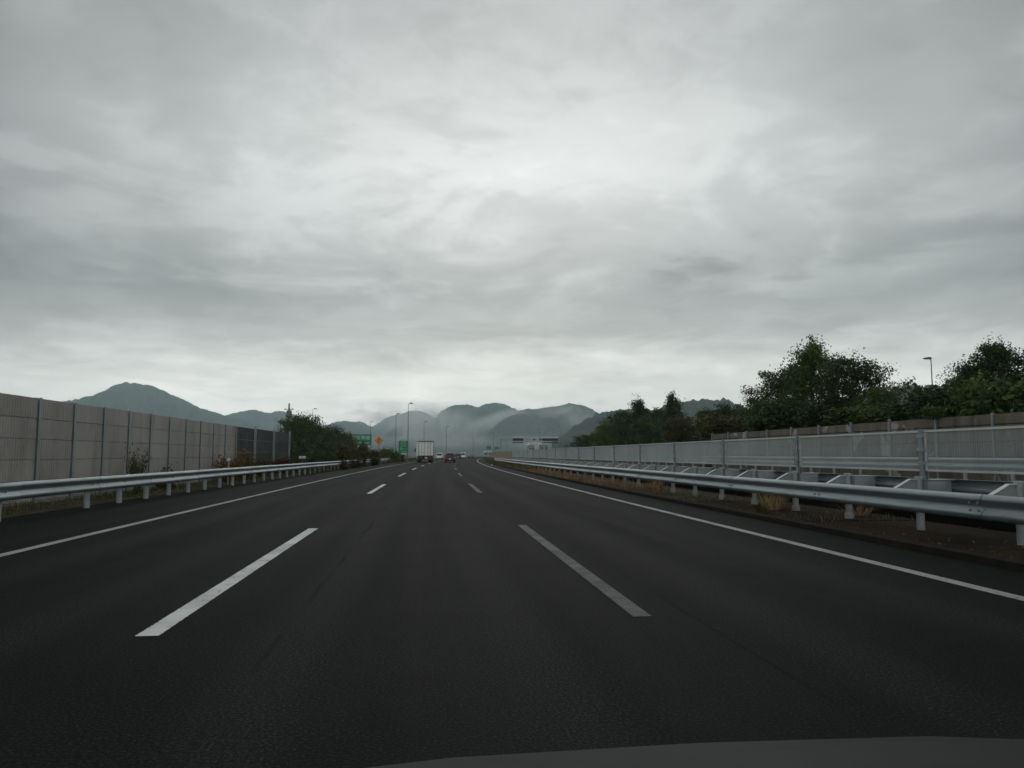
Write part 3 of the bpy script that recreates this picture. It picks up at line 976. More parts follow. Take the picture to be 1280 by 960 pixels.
for i, (x, y, top, r, kind, lm, lab, var) in enumerate([
        (26.5, 125, 4.6, 2.6, 'round', 'leaf_dark', 'farthest low tree at the left tip of the right-hand tree row', 0),
        (26.0, 112, 5.8, 2.6, 'cone', 'leaf_dark', 'small tree second from the left tip of the right-hand row', 0),
        (25.2, 101, 6.3, 2.6, 'round', 'leaf_mid', 'olive green tree third in the rising right-hand row', 0),
        (25.2, 93, 7.0, 2.6, 'round', 'leaf_dark', 'tree just left of the first pointed conifer in the row', 1),
        (24.2, 83.5, 7.9, 2.0, 'cone', 'leaf_dark', 'first pointed conifer in the right-hand tree row', 1),
        (24.4, 79, 6.4, 2.2, 'round', 'leaf_dark', 'dark tree between the two pointed conifers', 2),
        (24.0, 71.5, 7.5, 1.5, 'tall', 'leaf_dark', 'tallest narrow conifer standing out of the right-hand row', 3),
        (23.0, 66, 4.7, 2.2, 'round', 'leaf_olive', 'yellowish bushy tree just right of the narrow conifer', 0),
        (24.2, 63, 5.4, 1.9, 'cone', 'leaf_dark', 'small pointed tree right of the yellowish one', 2),
        (24.2, 58.5, 5.3, 2.1, 'round', 'leaf_dark', 'rounded tree near the left end of the retaining wall', 3),
        (23.4, 53, 4.8, 2.0, 'round', 'leaf_olive', 'low yellow-green tree at the left end of the retaining wall', 1)]):
    zb = 2.1
    tree(kind, lab, (x, y, zb), top - zb, r, 'trees in the receding right-hand row', lm, i * 2.1,
         'conifer_tree' if kind == 'cone' or 'conifer' in lab else 'broadleaf_tree', leaves=12000, lsize=0.16, low=0.03, var=var)
UL = ['yellowish undergrowth below the low leftmost tree of the big clump', 'green undergrowth below the left shoulder tree of the big clump',
      'dark undergrowth at the foot of the tallest pointed clump tree', 'dark undergrowth at the foot of the dark round-topped tree',
      'green undergrowth below the small tree ending the big clump', 'green undergrowth on the wall below the lone right lamp',
      'dark undergrowth below the narrow tree right of the lone lamp', 'green undergrowth at the foot of the tallest right-edge tree',
      'green undergrowth on the wall top at the right edge of the photo', 'olive undergrowth at the left end of the retaining wall',
      'olive undergrowth just beyond the left end of the retaining wall']
for i, (x, y, h, r, lm) in enumerate([(20.6, 47, 1.2, 1.6, 'leaf_olive'), (20.4, 43.6, 1.4, 1.6, 'leaf_mid'), (20.3, 40, 1.6, 1.6, 'leaf_dark'), (20.3, 36.6, 1.6, 1.6, 'leaf_dark'),
                                      (20.2, 33.4, 1.1, 1.5, 'leaf_mid'), (20.2, 30.4, 1.1, 1.5, 'leaf_mid'), (20.0, 27.6, 1.4, 1.4, 'leaf_dark'), (20.0, 25.0, 1.5, 1.4, 'leaf_mid'),
                                      (20.0, 22.4, 1.4, 1.4, 'leaf_mid'), (20.8, 51, 1.4, 1.6, 'leaf_olive'), (21.5, 55, 1.5, 1.8, 'leaf_olive')]):
    shrub(UL[i], (x, y, 2.4), h, r, 'undergrowth along the retaining wall top', lm, i * 1.3, i % 2, 3000, 0.13)
shrub('small clump of leaves hanging over the wall top near the right edge', (18.1, 25.3, 2.55), 0.42, 0.55, None, 'leaf_mid', 0.4, 0, 3000, 0.13)

GL = 'trees along the left verge'
for i, (x, s_, top, r, kind, lm, lab, var) in enumerate([
        (-11.4, 62.5, 4.5, 1.7, 'round', 'leaf_dark', 'dark tree right at the end of the charcoal wall', 0),
        (-11.6, 68, 5.0, 1.8, 'round', 'leaf_dark', 'tallest dark tree of the left verge beside the utility pole', 1),
        (-11.8, 73, 5.1, 1.9, 'round', 'leaf_dark', 'dark leafy tree just below the lone left lamp', 2),
        (-11.7, 79, 4.6, 1.8, 'round', 'leaf_mid', 'fourth tree of the left verge sloping down from the tallest', 0),
        (-11.6, 86, 4.5, 2.0, 'round', 'leaf_dark', 'dark green tree midway along the left verge', 3),
        (-11.6, 94, 4.1, 2.0, 'round', 'leaf_mid', 'lower green tree before the wide green sign', 1),
        (-12.4, 103, 3.9, 1.9, 'round', 'leaf_olive', 'olive tree overlapping the left edge of the wide green sign', 0)]):
    tree(kind, lab, P(s_, x - 0.1), top, r, GL, lm, i * 1.9, leaves=9000, lsize=0.15, low=0.02, var=var)
for i, (x, s_, h, r, lm, lab) in enumerate([
        (-9.3, 25.6, 1.35, 0.36, 'leaf_olive', 'thin climbing plant growing up the taupe noise wall'),
        (-9.4, 28.4, 0.8, 0.5, 'leaf_dark', 'low dark weed bush at the foot of the taupe wall'),
        (-9.3, 36.6, 1.35, 0.95, 'leaf_rust', 'rust-brown shrub beside the white delineator post'),
        (-9.4, 39.8, 1.3, 1.05, 'leaf_rust', 'brown shrub where the taupe wall meets the charcoal wall'),
        (-9.5, 43.5, 1.0, 0.8, 'leaf_olive', 'dull olive shrub below the first charcoal panels'),
        (-9.5, 49.5, 1.15, 1.1, 'leaf_red', 'reddish shrub left of the small white marker plate'),
        (-9.6, 54.5, 0.95, 0.9, 'leaf_red', 'reddish-brown shrub right of the small white marker plate'),
        (-9.7, 60.5, 1.5, 1.1, 'leaf_dark', 'dark bush between the guardrail and the end of the charcoal wall'),
        (-9.6, 66, 1.6, 1.2, 'leaf_dark', 'dark bush below the tallest left tree'),
        (-9.4, 72, 1.7, 1.3, 'leaf_olive', 'olive bush below the lone left lamp'),
        (-9.2, 78, 1.6, 1.2, 'leaf_olive', 'olive bush halfway along the overgrown guardrail'),
        (-8.6, 84, 1.35, 1.1, 'leaf_olive', 'yellowish bush swallowing the guardrail'),
        (-9.3, 90, 2.2, 1.4, 'leaf_olive', 'tall yellow-green bush behind the overgrown guardrail'),
        (-9.2, 97, 1.7, 1.3, 'leaf_olive', 'large olive bush before the wide green sign'),
        (-8.0, 66.5, 0.62, 0.7, 'leaf_olive', 'low weedy bush in front of the rail where it starts to be overgrown'),
        (-7.95, 74, 0.75, 0.9, 'leaf_olive', 'olive weed bush half covering the guardrail below the tree slope'),
        (-8.0, 92, 0.95, 1.0, 'leaf_dark', 'dark weed bush hiding the last stretch of left guardrail'),
        (-9.6, 106, 1.7, 1.4, 'leaf_rust', 'brown bush below the wide green sign'),
        (-9.4, 115, 1.5, 1.5, 'leaf_olive', 'brownish bush below the orange diamond sign'),
        (-9.6, 124, 2.1, 1.6, 'leaf_mid', 'green bush right of the orange diamond sign post'),
        (-9.4, 131, 1.7, 1.5, 'leaf_mid', 'green bush left of the tall green sign'),
        (-8.6, 137, 1.5, 1.1, 'leaf_dark', 'dark bush at the foot of the tall green sign'),
        (-8.9, 113, 0.9, 1.0, 'leaf_dark', 'low dark bush at the road edge below the diamond sign')]):
    small = s_ < 58
    shrub(lab, P(s_, x, 0.02), h, r, None, lm, i * 1.1, i % 2 if small else 3, 1700 if small else 4200, 0.085 if small else 0.13)


def grass_strip(name, s0, s1, x0, x1, z, n, hmin, hmax, m, seed, dens=None):
    """upright blades scattered over a strip"""
    rng = np.random.default_rng(seed)
    s_ = rng.uniform(s0, s1, n)
    cl = np.sin(s_ * 0.9 + seed) * 0.5 + np.sin(s_ * 2.3) * 0.3 + rng.normal(0, 0.35, n)
    keep = cl > (dens if dens is not None else -0.3)
    s_ = s_[keep]
    x = rng.uniform(x0, x1, len(s_))
    hh = rng.uniform(hmin, hmax, len(s_)) * (0.6 + 0.4 * np.clip(cl[keep], 0, 1))
    v, f, tv = [], [], []
    for i in range(len(s_)):
        p = P(s_[i], x[i], z)
        a = rng.uniform(0, 6.28)
        ln = rng.uniform(0.1, 0.6) * hh[i]
        wd = 0.007 + 0.02 * hh[i] * rng.uniform(0.4, 1.0)
        dx, dy = math.cos(a), math.sin(a)
        o = len(v)
        v += [(p.x - dy * wd, p.y + dx * wd, p.z), (p.x + dy * wd, p.y - dx * wd, p.z),
              (p.x + dx * ln * .4 + dy * wd * .7, p.y + dy * ln * .4 - dx * wd * .7, p.z + hh[i] * .6), (p.x + dx * ln, p.y + dy * ln, p.z + hh[i])]
        f += [(o, o + 1, o + 2), (o, o + 2, o + 3)]
        t0 = rng.uniform(0, 1)
        tv += [t0] * 4
    me = bpy.data.meshes.new(name)
    me.from_pydata(v, [], f)
    at = me.attributes.new('tint', 'FLOAT', 'POINT')
    at.data.foreach_set('value', np.array(tv, dtype=np.float32))
    return stuff(link(name, me, m))


tag(grass_strip('dry_grass', 27, 80, 6.85, 8.6, 0.04, 9000, 0.08, 0.34, M['straw'], 3, 0.0), 'dry rust-brown grass growing under the median barrier', 'grass')
tag(grass_strip('sparse_weeds', 13, 28, 6.8, 9.1, 0.07, 2200, 0.03, 0.14, M['grass'], 8, 0.35), 'sparse dry weeds in the joints of the near median slabs', 'weeds')
tag(grass_strip('green_weeds', 60, 210, 6.75, 9.0, 0.05, 15000, 0.12, 0.55, M['grass'], 4, -0.1), 'green weeds covering the far median behind the white edge line', 'weeds')
tag(grass_strip('verge_grass', 10, 60, -10.0, -8.75, 0.03, 9000, 0.04, 0.25, M['grass'], 5), 'thin weeds along the foot of the left noise wall', 'weeds')
tag(grass_strip('verge_weeds', 52, 220, -10.5, -7.95, 0.0, 18000, 0.2, 0.8, M['grass'], 6), 'tall weeds along the left verge under the trees', 'weeds')


def leaf_litter(name, label, s0, s1, x0, x1, z, n, m, seed):
    rng = np.random.default_rng(seed)
    s_ = rng.uniform(s0, s1, n)
    u = rng.beta(0.5, 0.9, n)
    pts = np.array([tuple(P(a, x0 + (x1 - x0) * b, z)) for a, b in zip(s_, u)])
    pts[:, 2] += rng.uniform(0, 0.03, n)
    me = leaf_mesh(name, pts, 0.036, rng)
    return tag(stuff(link(name, me, m)), label, 'leaves')


leaf_litter('dead_leaves', 'dead leaves and grit lying along the median kerb', 5, 40, 6.78, 9.2, 0.085, 1500, M['leaf_rust'], 21)
leaf_litter('dead_leaves', 'dead leaves gathered at the foot of the left noise wall', 8, 60, -9.9, -8.5, 0.055, 2600, M['leaf_rust'], 22)


def tuft(label, loc, h, r, m, seed, n=260, group=None):
    rng = np.random.default_rng(seed)
    v, f, tv = [], [], []
    for i in range(n):
        a = rng.uniform(0, 6.28)
        rr = r * 0.3 * math.sqrt(rng.uniform())
        px, py = math.cos(a) * rr, math.sin(a) * rr
        b = a + rng.normal(0, .6)
        hh = h * rng.uniform(.4, 1.0)
        ln = r * rng.uniform(.3, 1.5)
        wd = .003 + .005 * rng.uniform()
        dx, dy = math.cos(b), math.sin(b)
        o = len(v)
        v += [(px - dy * wd, py + dx * wd, -0.02), (px + dy * wd, py - dx * wd, -0.02),
              (px + dx * ln * .4 + dy * wd, py + dy * ln * .4 - dx * wd, hh * .75), (px + dx * ln * .4 - dy * wd, py + dy * ln * .4 + dx * wd, hh * .75),
              (px + dx * ln, py + dy * ln, hh * rng.uniform(.6, 1.05))]
        f += [(o, o + 1, o + 2, o + 3), (o + 3, o + 2, o + 4)]
        tv += [rng.uniform()] * 5
    me = bpy.data.meshes.new('grass_tuft')
    me.from_pydata(v, [], f)
    at = me.attributes.new('tint', 'FLOAT', 'POINT')
    at.data.foreach_set('value', np.array(tv, dtype=np.float32))
    return tag(link('grass_tuft', me, m, None, loc), label, 'grass', group)


GT = 'weed tufts under the median barrier'
for i, (s_, x, h, r, mk, lab) in enumerate([
        (15.6, 7.05, 0.30, 0.28, 'grass', 'low green weed tuft on the kerb nearest the camera'),
        (16.3, 7.6, 0.52, 0.5, 'straw', 'spreading dry tuft beside the nearest green weed tuft'),
        (17.2, 8.0, 0.50, 0.5, 'straw', 'dry tuft between posts behind the nearest weed tuft'),
        (14.6, 8.6, 0.35, 0.5, 'straw', 'dry grass tuft deep under the barrier at the near slab'),
        (24.0, 7.3, 0.56, 0.5, 'straw', 'tall straw-coloured tuft at the kerb halfway along the barrier'),
        (25.3, 7.6, 0.45, 0.45, 'straw', 'straw tuft just beyond the tall one at the kerb'),
        (28.5, 7.2, 0.3, 0.35, 'straw', 'small dry tuft before the continuous dry grass begins')]):
    tuft(lab, P(s_, x, 0.06), h, r, M[mk], 40 + i, 130 if h > 0.45 else 80, GT)


# ------------------------------------------------------------------ lamps, poles and signs
def lamp_parts(h, arm, double=False):
    pole = MB().lathe([(0.14, -0.3), (0.13, 0.6), (0.09, 0.62), (0.045, h - 0.3)], n=10).mesh('pole', 40)
    base = MB().lathe([(0.2, -0.05), (0.2, 0.05), (0.16, 0.08)], n=10).mesh('base_flange', 40)
    am = MB().tube([(0, 0, h - 0.35), (arm * 0.3, 0, h - 0.08), (arm, 0, h)], [0.05, 0.045, 0.04], 8).mesh('arm', 40)
    hd = MB().prism([(-0.05, -0.10), (0.65, -0.06), (0.7, 0.02), (0.25, 0.13), (-0.05, 0.09)], -0.19, 0.19, 'y')
    hd = hd.mesh('lamp_head', bevel=0.02)
    ln = MB().box(0.12, 0.58, -0.13, 0.13, -0.105, -0.095).mesh('lens')
    return pole, base, am, hd, ln


LP = {}


def lamp(label, loc, h, rz, arm=0.35, group='tall road lamps'):
    key = (round(h, 1), arm)
    if key not in LP:
        ms = lamp_parts(h, arm)
        for m_, k_ in zip(ms, ('lamp_steel', 'lamp_steel', 'lamp_steel', 'lamp_steel', 'sign_white')):
            m_.materials.append(M[k_])
        LP[key] = ms
    pole, base, am, hd, ln = LP[key]
    t = thing('street_lamp', label, 'street lamp', loc, rz, group)
    link('pole', pole, None, t)
    link('base_flange', base, None, t)
    a = link('arm', am, None, t)
    hh = link('lamp_head', hd, None, t, (arm - 0.05, 0, h))
    link('lens', ln, None, hh)
    return t


lamp('tallest road lamp, standing behind the tall green sign', (-3.2, 145.6, 0), 11, -0.1)
lamp('road lamp left of the tall green sign, second tallest', (-6.9, 183.3, 0), 11, -0.5)
lamp('faint distant lamp above the wide green sign', (-16.1, 229, 0), 11, 0.1)
lamp('road lamp directly above the truck', (-0.3, 227.3, 0), 11, 0.1)
lamp('lone lamp rising behind the left verge trees', (-23.9, 166, 0), 11, 0.0)
lamp('lone lamp above the trees on the right', (50.9, 71.2, 1.5), 9.5, math.pi, 0.12)
lamp('thin far lamp right of the cars, head before the hills', (7.4, 265.5, 0), 11, 0.1)
for i, (x, y, h, lab) in enumerate([(45.5, 300, 11.5, 'pale lamp standing behind the sign gantry, left of three'), (53.6, 300, 12.4, 'pale lamp at the right post of the sign gantry'),
                                    (58.8, 300, 12.5, 'rightmost pale lamp beyond the sign gantry'), (28.5, 318, 10.5, 'far pale lamp left of the sign gantry'), (24.0, 380, 9.5, 'farthest lamp above the dark sedan')]):
    lamp(lab, (x, y, 0), h, math.pi, 0.35, 'far lamps around the gantry')

up = thing('utility_pole', 'utility pole with a drum transformer poking above the left trees', 'utility pole', (-16.5, 95, -0.2))
link('pole', MB().lathe([(0.17, 0), (0.10, 7.7)], n=10).mesh('pole', 40), M['concrete'], up)
link('transformer', MB().lathe([(0.05, 5.9), (0.31, 5.95), (0.33, 6.0), (0.33, 6.75), (0.28, 6.82), (0.05, 6.86)], n=14, c=(0.05, -0.15, 0)).mesh('transformer', 40), M['lamp_steel'], up)
link('crossarm', MB().box(-0.55, 0.55, -0.05, 0.05, 6.92, 7.0).mesh('crossarm'), M['lamp_steel'], up)
for dx in (-0.45, 0.1, 0.45):
    link('insulator', MB().lathe([(0.03, 7.0), (0.05, 7.06), (0.03, 7.14)], n=8, c=(dx, 0, 0)).mesh('insulator', 40), M['footing'], up)


def text_mesh(body, size, name):
    cu = bpy.data.curves.new(name, 'FONT')
    cu.body = body
    cu.size = size
    cu.align_x = 'CENTER'
    cu.align_y = 'CENTER'
    cu.extrude = 0.003
    o = bpy.data.objects.new(name, cu)
    COL.objects.link(o)
    bpy.context.view_layer.update()
    dg = bpy.context.evaluated_depsgraph_get()
    me = bpy.data.meshes.new_from_object(o.evaluated_get(dg))
    bpy.data.objects.remove(o)
    bpy.data.curves.remove(cu)
    me.name = name
    me.materials.clear()
    me.transform(Matrix.Rotation(math.pi / 2, 4, 'X'))
    return me


# wide green sign
YW = 110.0
sg = thing('road_sign', 'wide green direction sign with white characters, partly hidden by trees', 'road sign', (-9.1, YW, 0), 0.05)
bd = link('board', MB().box(-1.55, 1.55, -0.03, 0.03, 2.62, 4.15).mesh('board', bevel=0.01), M['sign_green'], sg)
link('border', MB().box(-1.50, 1.50, -0.036, -0.031, 4.07, 4.10).box(-1.50, 1.50, -0.036, -0.031, 2.67, 2.70).box(1.47, 1.50, -0.036, -0.031, 2.71, 4.06).box(-1.50, -1.47, -0.036, -0.031, 2.71, 4.06).mesh('border'), M['sign_green'], bd)
tm_ = text_mesh('\u767b\u5742\u8eca\u7dda', 0.66, 'characters')
link('characters', tm_, M['sign_white'], bd, (0.02, -0.036, 3.62))
tm_ = text_mesh('Traffic Lane', 0.44, 'lettering')
link('lettering', tm_, M['sign_white'], bd, (0.15, -0.036, 2.96))
for dx in (-1.0, 1.0):
    link('post', MB().lathe([(0.07, -0.3), (0.07, 4.0)], n=8, c=(dx, 0.11, 0)).mesh('post', 40), M['lamp_steel'], sg)
# orange diamond
ds = thing('warning_sign', 'orange diamond warning sign with a black arrow on a single post', 'warning sign', (-7.4, 125, 0), 0.05)
hw = 0.70
zc = 3.5
dbm = MB().prism([(0, zc - hw), (hw, zc), (0, zc + hw), (-hw, zc)], -0.015, 0.015, 'y').mesh('board', bevel=0.004)
db = link('board', dbm, M['sign_orange'], ds)
bmb = MB()
o1, i1 = hw - 0.05, hw - 0.10
pts_o = [(0, zc - o1), (o1, zc), (0, zc + o1), (-o1, zc)]
pts_i = [(0, zc - i1), (i1, zc), (0, zc + i1), (-i1, zc)]
for k in range(4):
    a, b, c, d = pts_o[k], pts_o[(k + 1) % 4], pts_i[(k + 1) % 4], pts_i[k]
    bmb.add([(a[0], -0.019, a[1]), (b[0], -0.019, b[1]), (c[0], -0.019, c[1]), (d[0], -0.019, d[1])], [(0, 1, 2, 3)])
link('border', bmb.mesh('border'), M['sign_black'], db)
ar = MB().box(-0.045, 0.045, -0.021, -0.018, zc - 0.42, zc + 0.22)
ar.add([(-0.13, -0.02, zc + 0.2), (0.13, -0.02, zc + 0.2), (0, -0.02, zc + 0.46)], [(0, 1, 2)])
ar.add([(-0.05, -0.02, zc - 0.02), (-0.05, -0.02, zc + 0.09), (-0.26, -0.02, zc - 0.09), (-0.2, -0.02, zc - 0.15)], [(0, 1, 2, 3)])
link('arrow_symbol', ar.mesh('arrow_symbol'), M['sign_black'], db)
link('post', MB().lathe([(0.05, -0.3), (0.05, 3.7)], n=8, c=(0, 0.07, 0)).mesh('post', 40), M['lamp_steel'], ds)
# tall green list sign
ts_ = thing('road_sign', 'tall green route list sign at the roadside left of the truck', 'road sign', (-3.35, 120, 0), 0.05)
b2 = link('board', MB().box(-0.72, 0.72, -0.03, 0.03, 1.52, 3.42).mesh('board', bevel=0.01), M['sign_green'], ts_)
rt = MB()
pp = [(-0.40, 1.95), (-0.40, 2.35), (-0.22, 2.62), (-0.22, 2.95), (-0.38, 3.15)]
for (a, b) in zip(pp[:-1], pp[1:]):
    rt.add([(a[0] - .025, -0.034, a[1]), (a[0] + .025, -0.034, a[1]), (b[0] + .025, -0.034, b[1]), (b[0] - .025, -0.034, b[1])], [(0, 1, 2, 3)])
link('route_line', rt.mesh('route_line'), M['sign_white'], b2)
for (z, x0, x1, hh) in ((3.26, -0.35, 0.42, 0.10), (2.96, 0.02, 0.5, 0.10), (2.60, 0.02, 0.5, 0.10), (2.14, -0.25, 0.2, 0.16), (2.14, 0.34, 0.46, 0.16), (1.72, -0.25, 0.05, 0.10), (1.72, 0.12, 0.5, 0.10)):
    mb = MB()
    nn = max(1, int((x1 - x0) / 0.12))
    for i in range(nn):
        xa = x0 + (x1 - x0) * i / nn
        mb.box(xa, xa + 0.035, -0.035, -0.031, z - hh / 2, z + hh / 2)
        mb.box(xa + 0.036, xa + 0.095, -0.035, -0.031, z - hh / 2, z - hh / 2 + 0.03)
        mb.box(xa + 0.036, xa + 0.095, -0.035, -0.031, z + hh / 2 - 0.03, z + hh / 2)
    link('lettering_row', mb.mesh('lettering_row'), M['sign_white'], b2)
link('plate', MB().box(-0.3, 0.45, -0.02, 0.02, 1.3, 1.46).mesh('plate', bevel=0.005), M['sign_white'], ts_)
for dx in (-0.45, 0.45):
    link('post', MB().lathe([(0.06, -0.3), (0.06, 3.3)], n=8, c=(dx, 0.1, 0)).mesh('post', 40), M['lamp_steel'], ts_)


def marker(name, label, cat, loc, parts, group=None):
    t = thing(name, label, cat, loc, head(loc[1]), group)
    for nm, mb, mk in parts:
        link(nm, mb.mesh(nm, 40), M[mk], t)
    return t


marker('delineator_post', 'white delineator post with a round top behind the left guardrail', 'delineator', P(33.6, -8.55),
       [('post', MB().lathe([(0.035, -0.1), (0.035, 1.02)], n=8), 'footing'), ('reflector', MB().lathe([(0.075, -0.02), (0.075, 0.02)], 'y', 14, (0, -0.03, 1.08)), 'sign_white')])
marker('distance_marker', 'small white marker plate on a post behind the left guardrail', 'marker', P(52.5, -8.8),
       [('post', MB().lathe([(0.03, -0.1), (0.03, 1.12)], n=8), 'lamp_steel'), ('plate', MB().box(-0.22, 0.22, -0.015, 0.015, 1.03, 1.19), 'plate')])
marker('delineator_post', 'white delineator at the start of the far median fence', 'delineator', (12.9, 112, 0.0),
       [('post', MB().lathe([(0.05, -0.1), (0.05, 1.3)], n=8), 'footing'), ('reflector', MB().lathe([(0.11, -0.02), (0.11, 0.02)], 'y', 14, (0, -0.05, 1.45)), 'sign_white')])
marker('kerb_reflector', 'tiny white reflector in the weeds beside the far right edge line', 'reflector', P(88, 6.0, 0.004),
       [('base', MB().box(-0.07, 0.07, -0.05, 0.05, 0, 0.05), 'plate'), ('reflector', MB().lathe([(0.06, -0.015), (0.06, 0.015)], 'y', 12, (0, -0.02, 0.11)), 'sign_white')])

# tan boarded fence on the far median
bf = thing('board_fence', 'tan board fence on the far median beyond the wire screen', 'fence', P(150, 9.4, 0.0))
for k in range(28):
    s_ = 86 + k * 4
    bdm = MB().box(-0.03, 0.03, 0.05, 3.95, 0.0, 0.42).mesh('board')
    for r_ in range(2):
        wlink('board', bdm, M['brownwall'], bf, P(s_, 8.3, 0.72 + r_ * 0.45), head(s_ + 2))
    wlink('post', MB().box(-0.05, 0.05, -0.05, 0.05, 0, 1.72).mesh('post'), M['lamp_steel'], bf, P(s_, 8.38, 0.0), head(s_))

# gantry over the opposite carriageway
gt = thing('sign_gantry', 'grey lattice sign gantry spanning the opposite carriageway in the distance', 'gantry', (45, 310, 0))
for x in (-14.2, 15.5):
    for dy in (-0.6, 0.6):
        link('column', MB().lathe([(0.24, -0.4), (0.2, 7.6)], n=10, c=(x, dy, 0)).mesh('column', 40), M['steel_post'], gt)
for z in (6.75, 7.55):
    for dy in (-0.6, 0.6):
        link('chord', MB().tube([(-14.2, dy, z), (15.5, dy, z)], 0.11, 8).mesh('chord', 40), M['steel_post'], gt)
lat = MB()
for i in range(30):
    x = -14 + i
    lat.tube([(x, -0.6, 6.75 if i % 2 else 7.55), (x + 1, -0.6, 7.55 if i % 2 else 6.75)], 0.05, 5)
link('lattice', lat.mesh('lattice'), M['steel_post'], gt)
for (x, wd) in ((-7.2, 4.4), (6.0, 6.6)):
    d = link('display_board', MB().box(x - wd / 2, x + wd / 2, -1.2, -0.75, 6.9, 7.9).mesh('display_board', bevel=0.05), M['black'], gt)
    link('hood', MB().box(x - wd / 2 - 0.1, x + wd / 2 + 0.1, -1.5, -0.5, 7.92, 8.5).mesh('hood', bevel=0.05), M['paleroof'], d)
    link('lower_strip', MB().box(x - wd / 2, x + wd / 2, -1.1, -0.8, 5.9, 6.25).mesh('lower_strip', bevel=0.03), M['black'], gt)
for x in (-0.5, 2.0):
    link('camera_box', MB().box(x - 0.4, x + 0.4, -0.9, -0.62, 7.0, 7.7).mesh('camera_box', bevel=0.03), M['black'], gt)


def far_building(label, loc, wd, dp, ht, group=None, roofm='paleroof', nwin=3):
    t = thing('building', label, 'building', loc, 0, group)
    link('wall', MB().box(-wd / 2, wd / 2, -dp / 2, dp / 2, -0.4, ht).mesh('wall'), M['bldg'], t)
    link('roof', MB().prism([(-wd / 2 - .3, ht + 0.003), (wd / 2 + .3, ht + 0.003), (wd / 2 - .5, ht + .8), (-wd / 2 + .5, ht + .8)], -dp / 2 - .3, dp / 2 + .3, 'y').mesh('roof'), M[roofm], t)
    for k in range(nwin):
        x = -wd / 2 + wd * (k + 0.5) / nwin
        link('window', MB().box(x - wd / nwin * .28, x + wd / nwin * .28, -dp / 2 - .06, -dp / 2 + .1, ht * .45, ht * .8).mesh('window'), M['glass'], t)
    return t


far_building('small white hut beside the gantry, left of the two', (44.9, 322, 0), 2.6, 4, 5.2, None, nwin=2)
far_building('small white hut under the right gantry display', (50.3, 322, 0), 3.4, 4, 5.4, None, nwin=2)
far_building('low pale roofed building far ahead beside the bend', (34.8, 424, 0), 4.6, 6, 2.5, None, nwin=2)
for i, (x, y, lab) in enumerate([(27.6, 330, 'small far green sign left of the gantry, higher one'), (31.1, 330, 'small far green sign left of the gantry, beside its post')]):
    t = thing('road_sign', lab, 'road sign', (x, y, 0))
    link('board', MB().box(-0.95, 0.95, -0.03, 0.03, 3.4, 4.9 if i == 0 else 4.6).mesh('board', bevel=0.01), M['sign_green'], t)
    link('border', MB().box(-0.85, 0.85, -0.036, -0.031, 3.5, 3.58).mesh('border'), M['sign_white'], t)
    for dx in (-0.5, 0.5):
        link('post', MB().lathe([(0.06, -0.3), (0.06, 3.4)], n=8, c=(dx, 0.1, 0)).mesh('post', 40), M['lamp_steel'], t)


# ------------------------------------------------------------------ vehicles
def wheel(parent, x, y, r, wd, name='wheel'):
    wr = link(name, MB().lathe([(r * .62, -wd / 2), (r * .93, -wd / 2), (r, -wd * .36), (r, wd * .36), (r * .93, wd / 2), (r * .62, wd / 2)], 'x', 20).mesh('tyre', 40), M['tyre'], parent, (x, y, r))
    link('rim', MB().lathe([(r * .58, -wd * .42), (r * .62, -wd * .52), (r * .3, -wd * .50), (r * .3, wd * .50), (r * .62, wd * .52), (r * .58, wd * .42)], 'x', 16).mesh('rim', 40), M['rim'], wr)
    return wr


def lower_body(stations, name='body'):
    """stations: (y, half width, z bottom, z top)"""
    v, f = [], []
    for (y, hw_, zb, zt) in stations:
        hgt = zt - zb
        half = [(0.0, zb), (hw_ * .80, zb), (hw_ * .95, zb + hgt * .10), (hw_, zb + hgt * .35), (hw_, zb + hgt * .66), (hw_ * .965, zb + hgt * .88), (hw_ * .88, zt - hgt * .02), (hw_ * .5, zt + .012), (0.0, zt + .018)]
        ring = half + [(-x, z) for x, z in half[-2:0:-1]]
        v += [(x, y, z) for x, z in ring]
    k = 16
    for i in range(len(stations) - 1):
        for j in range(k):
            f.append((i * k + j, i * k + (j + 1) % k, (i + 1) * k + (j + 1) % k, (i + 1) * k + j))
    f += [tuple(range(k)), tuple((len(stations) - 1) * k + j for j in range(k))]
    return MB().add(v, f).mesh(name, 35)


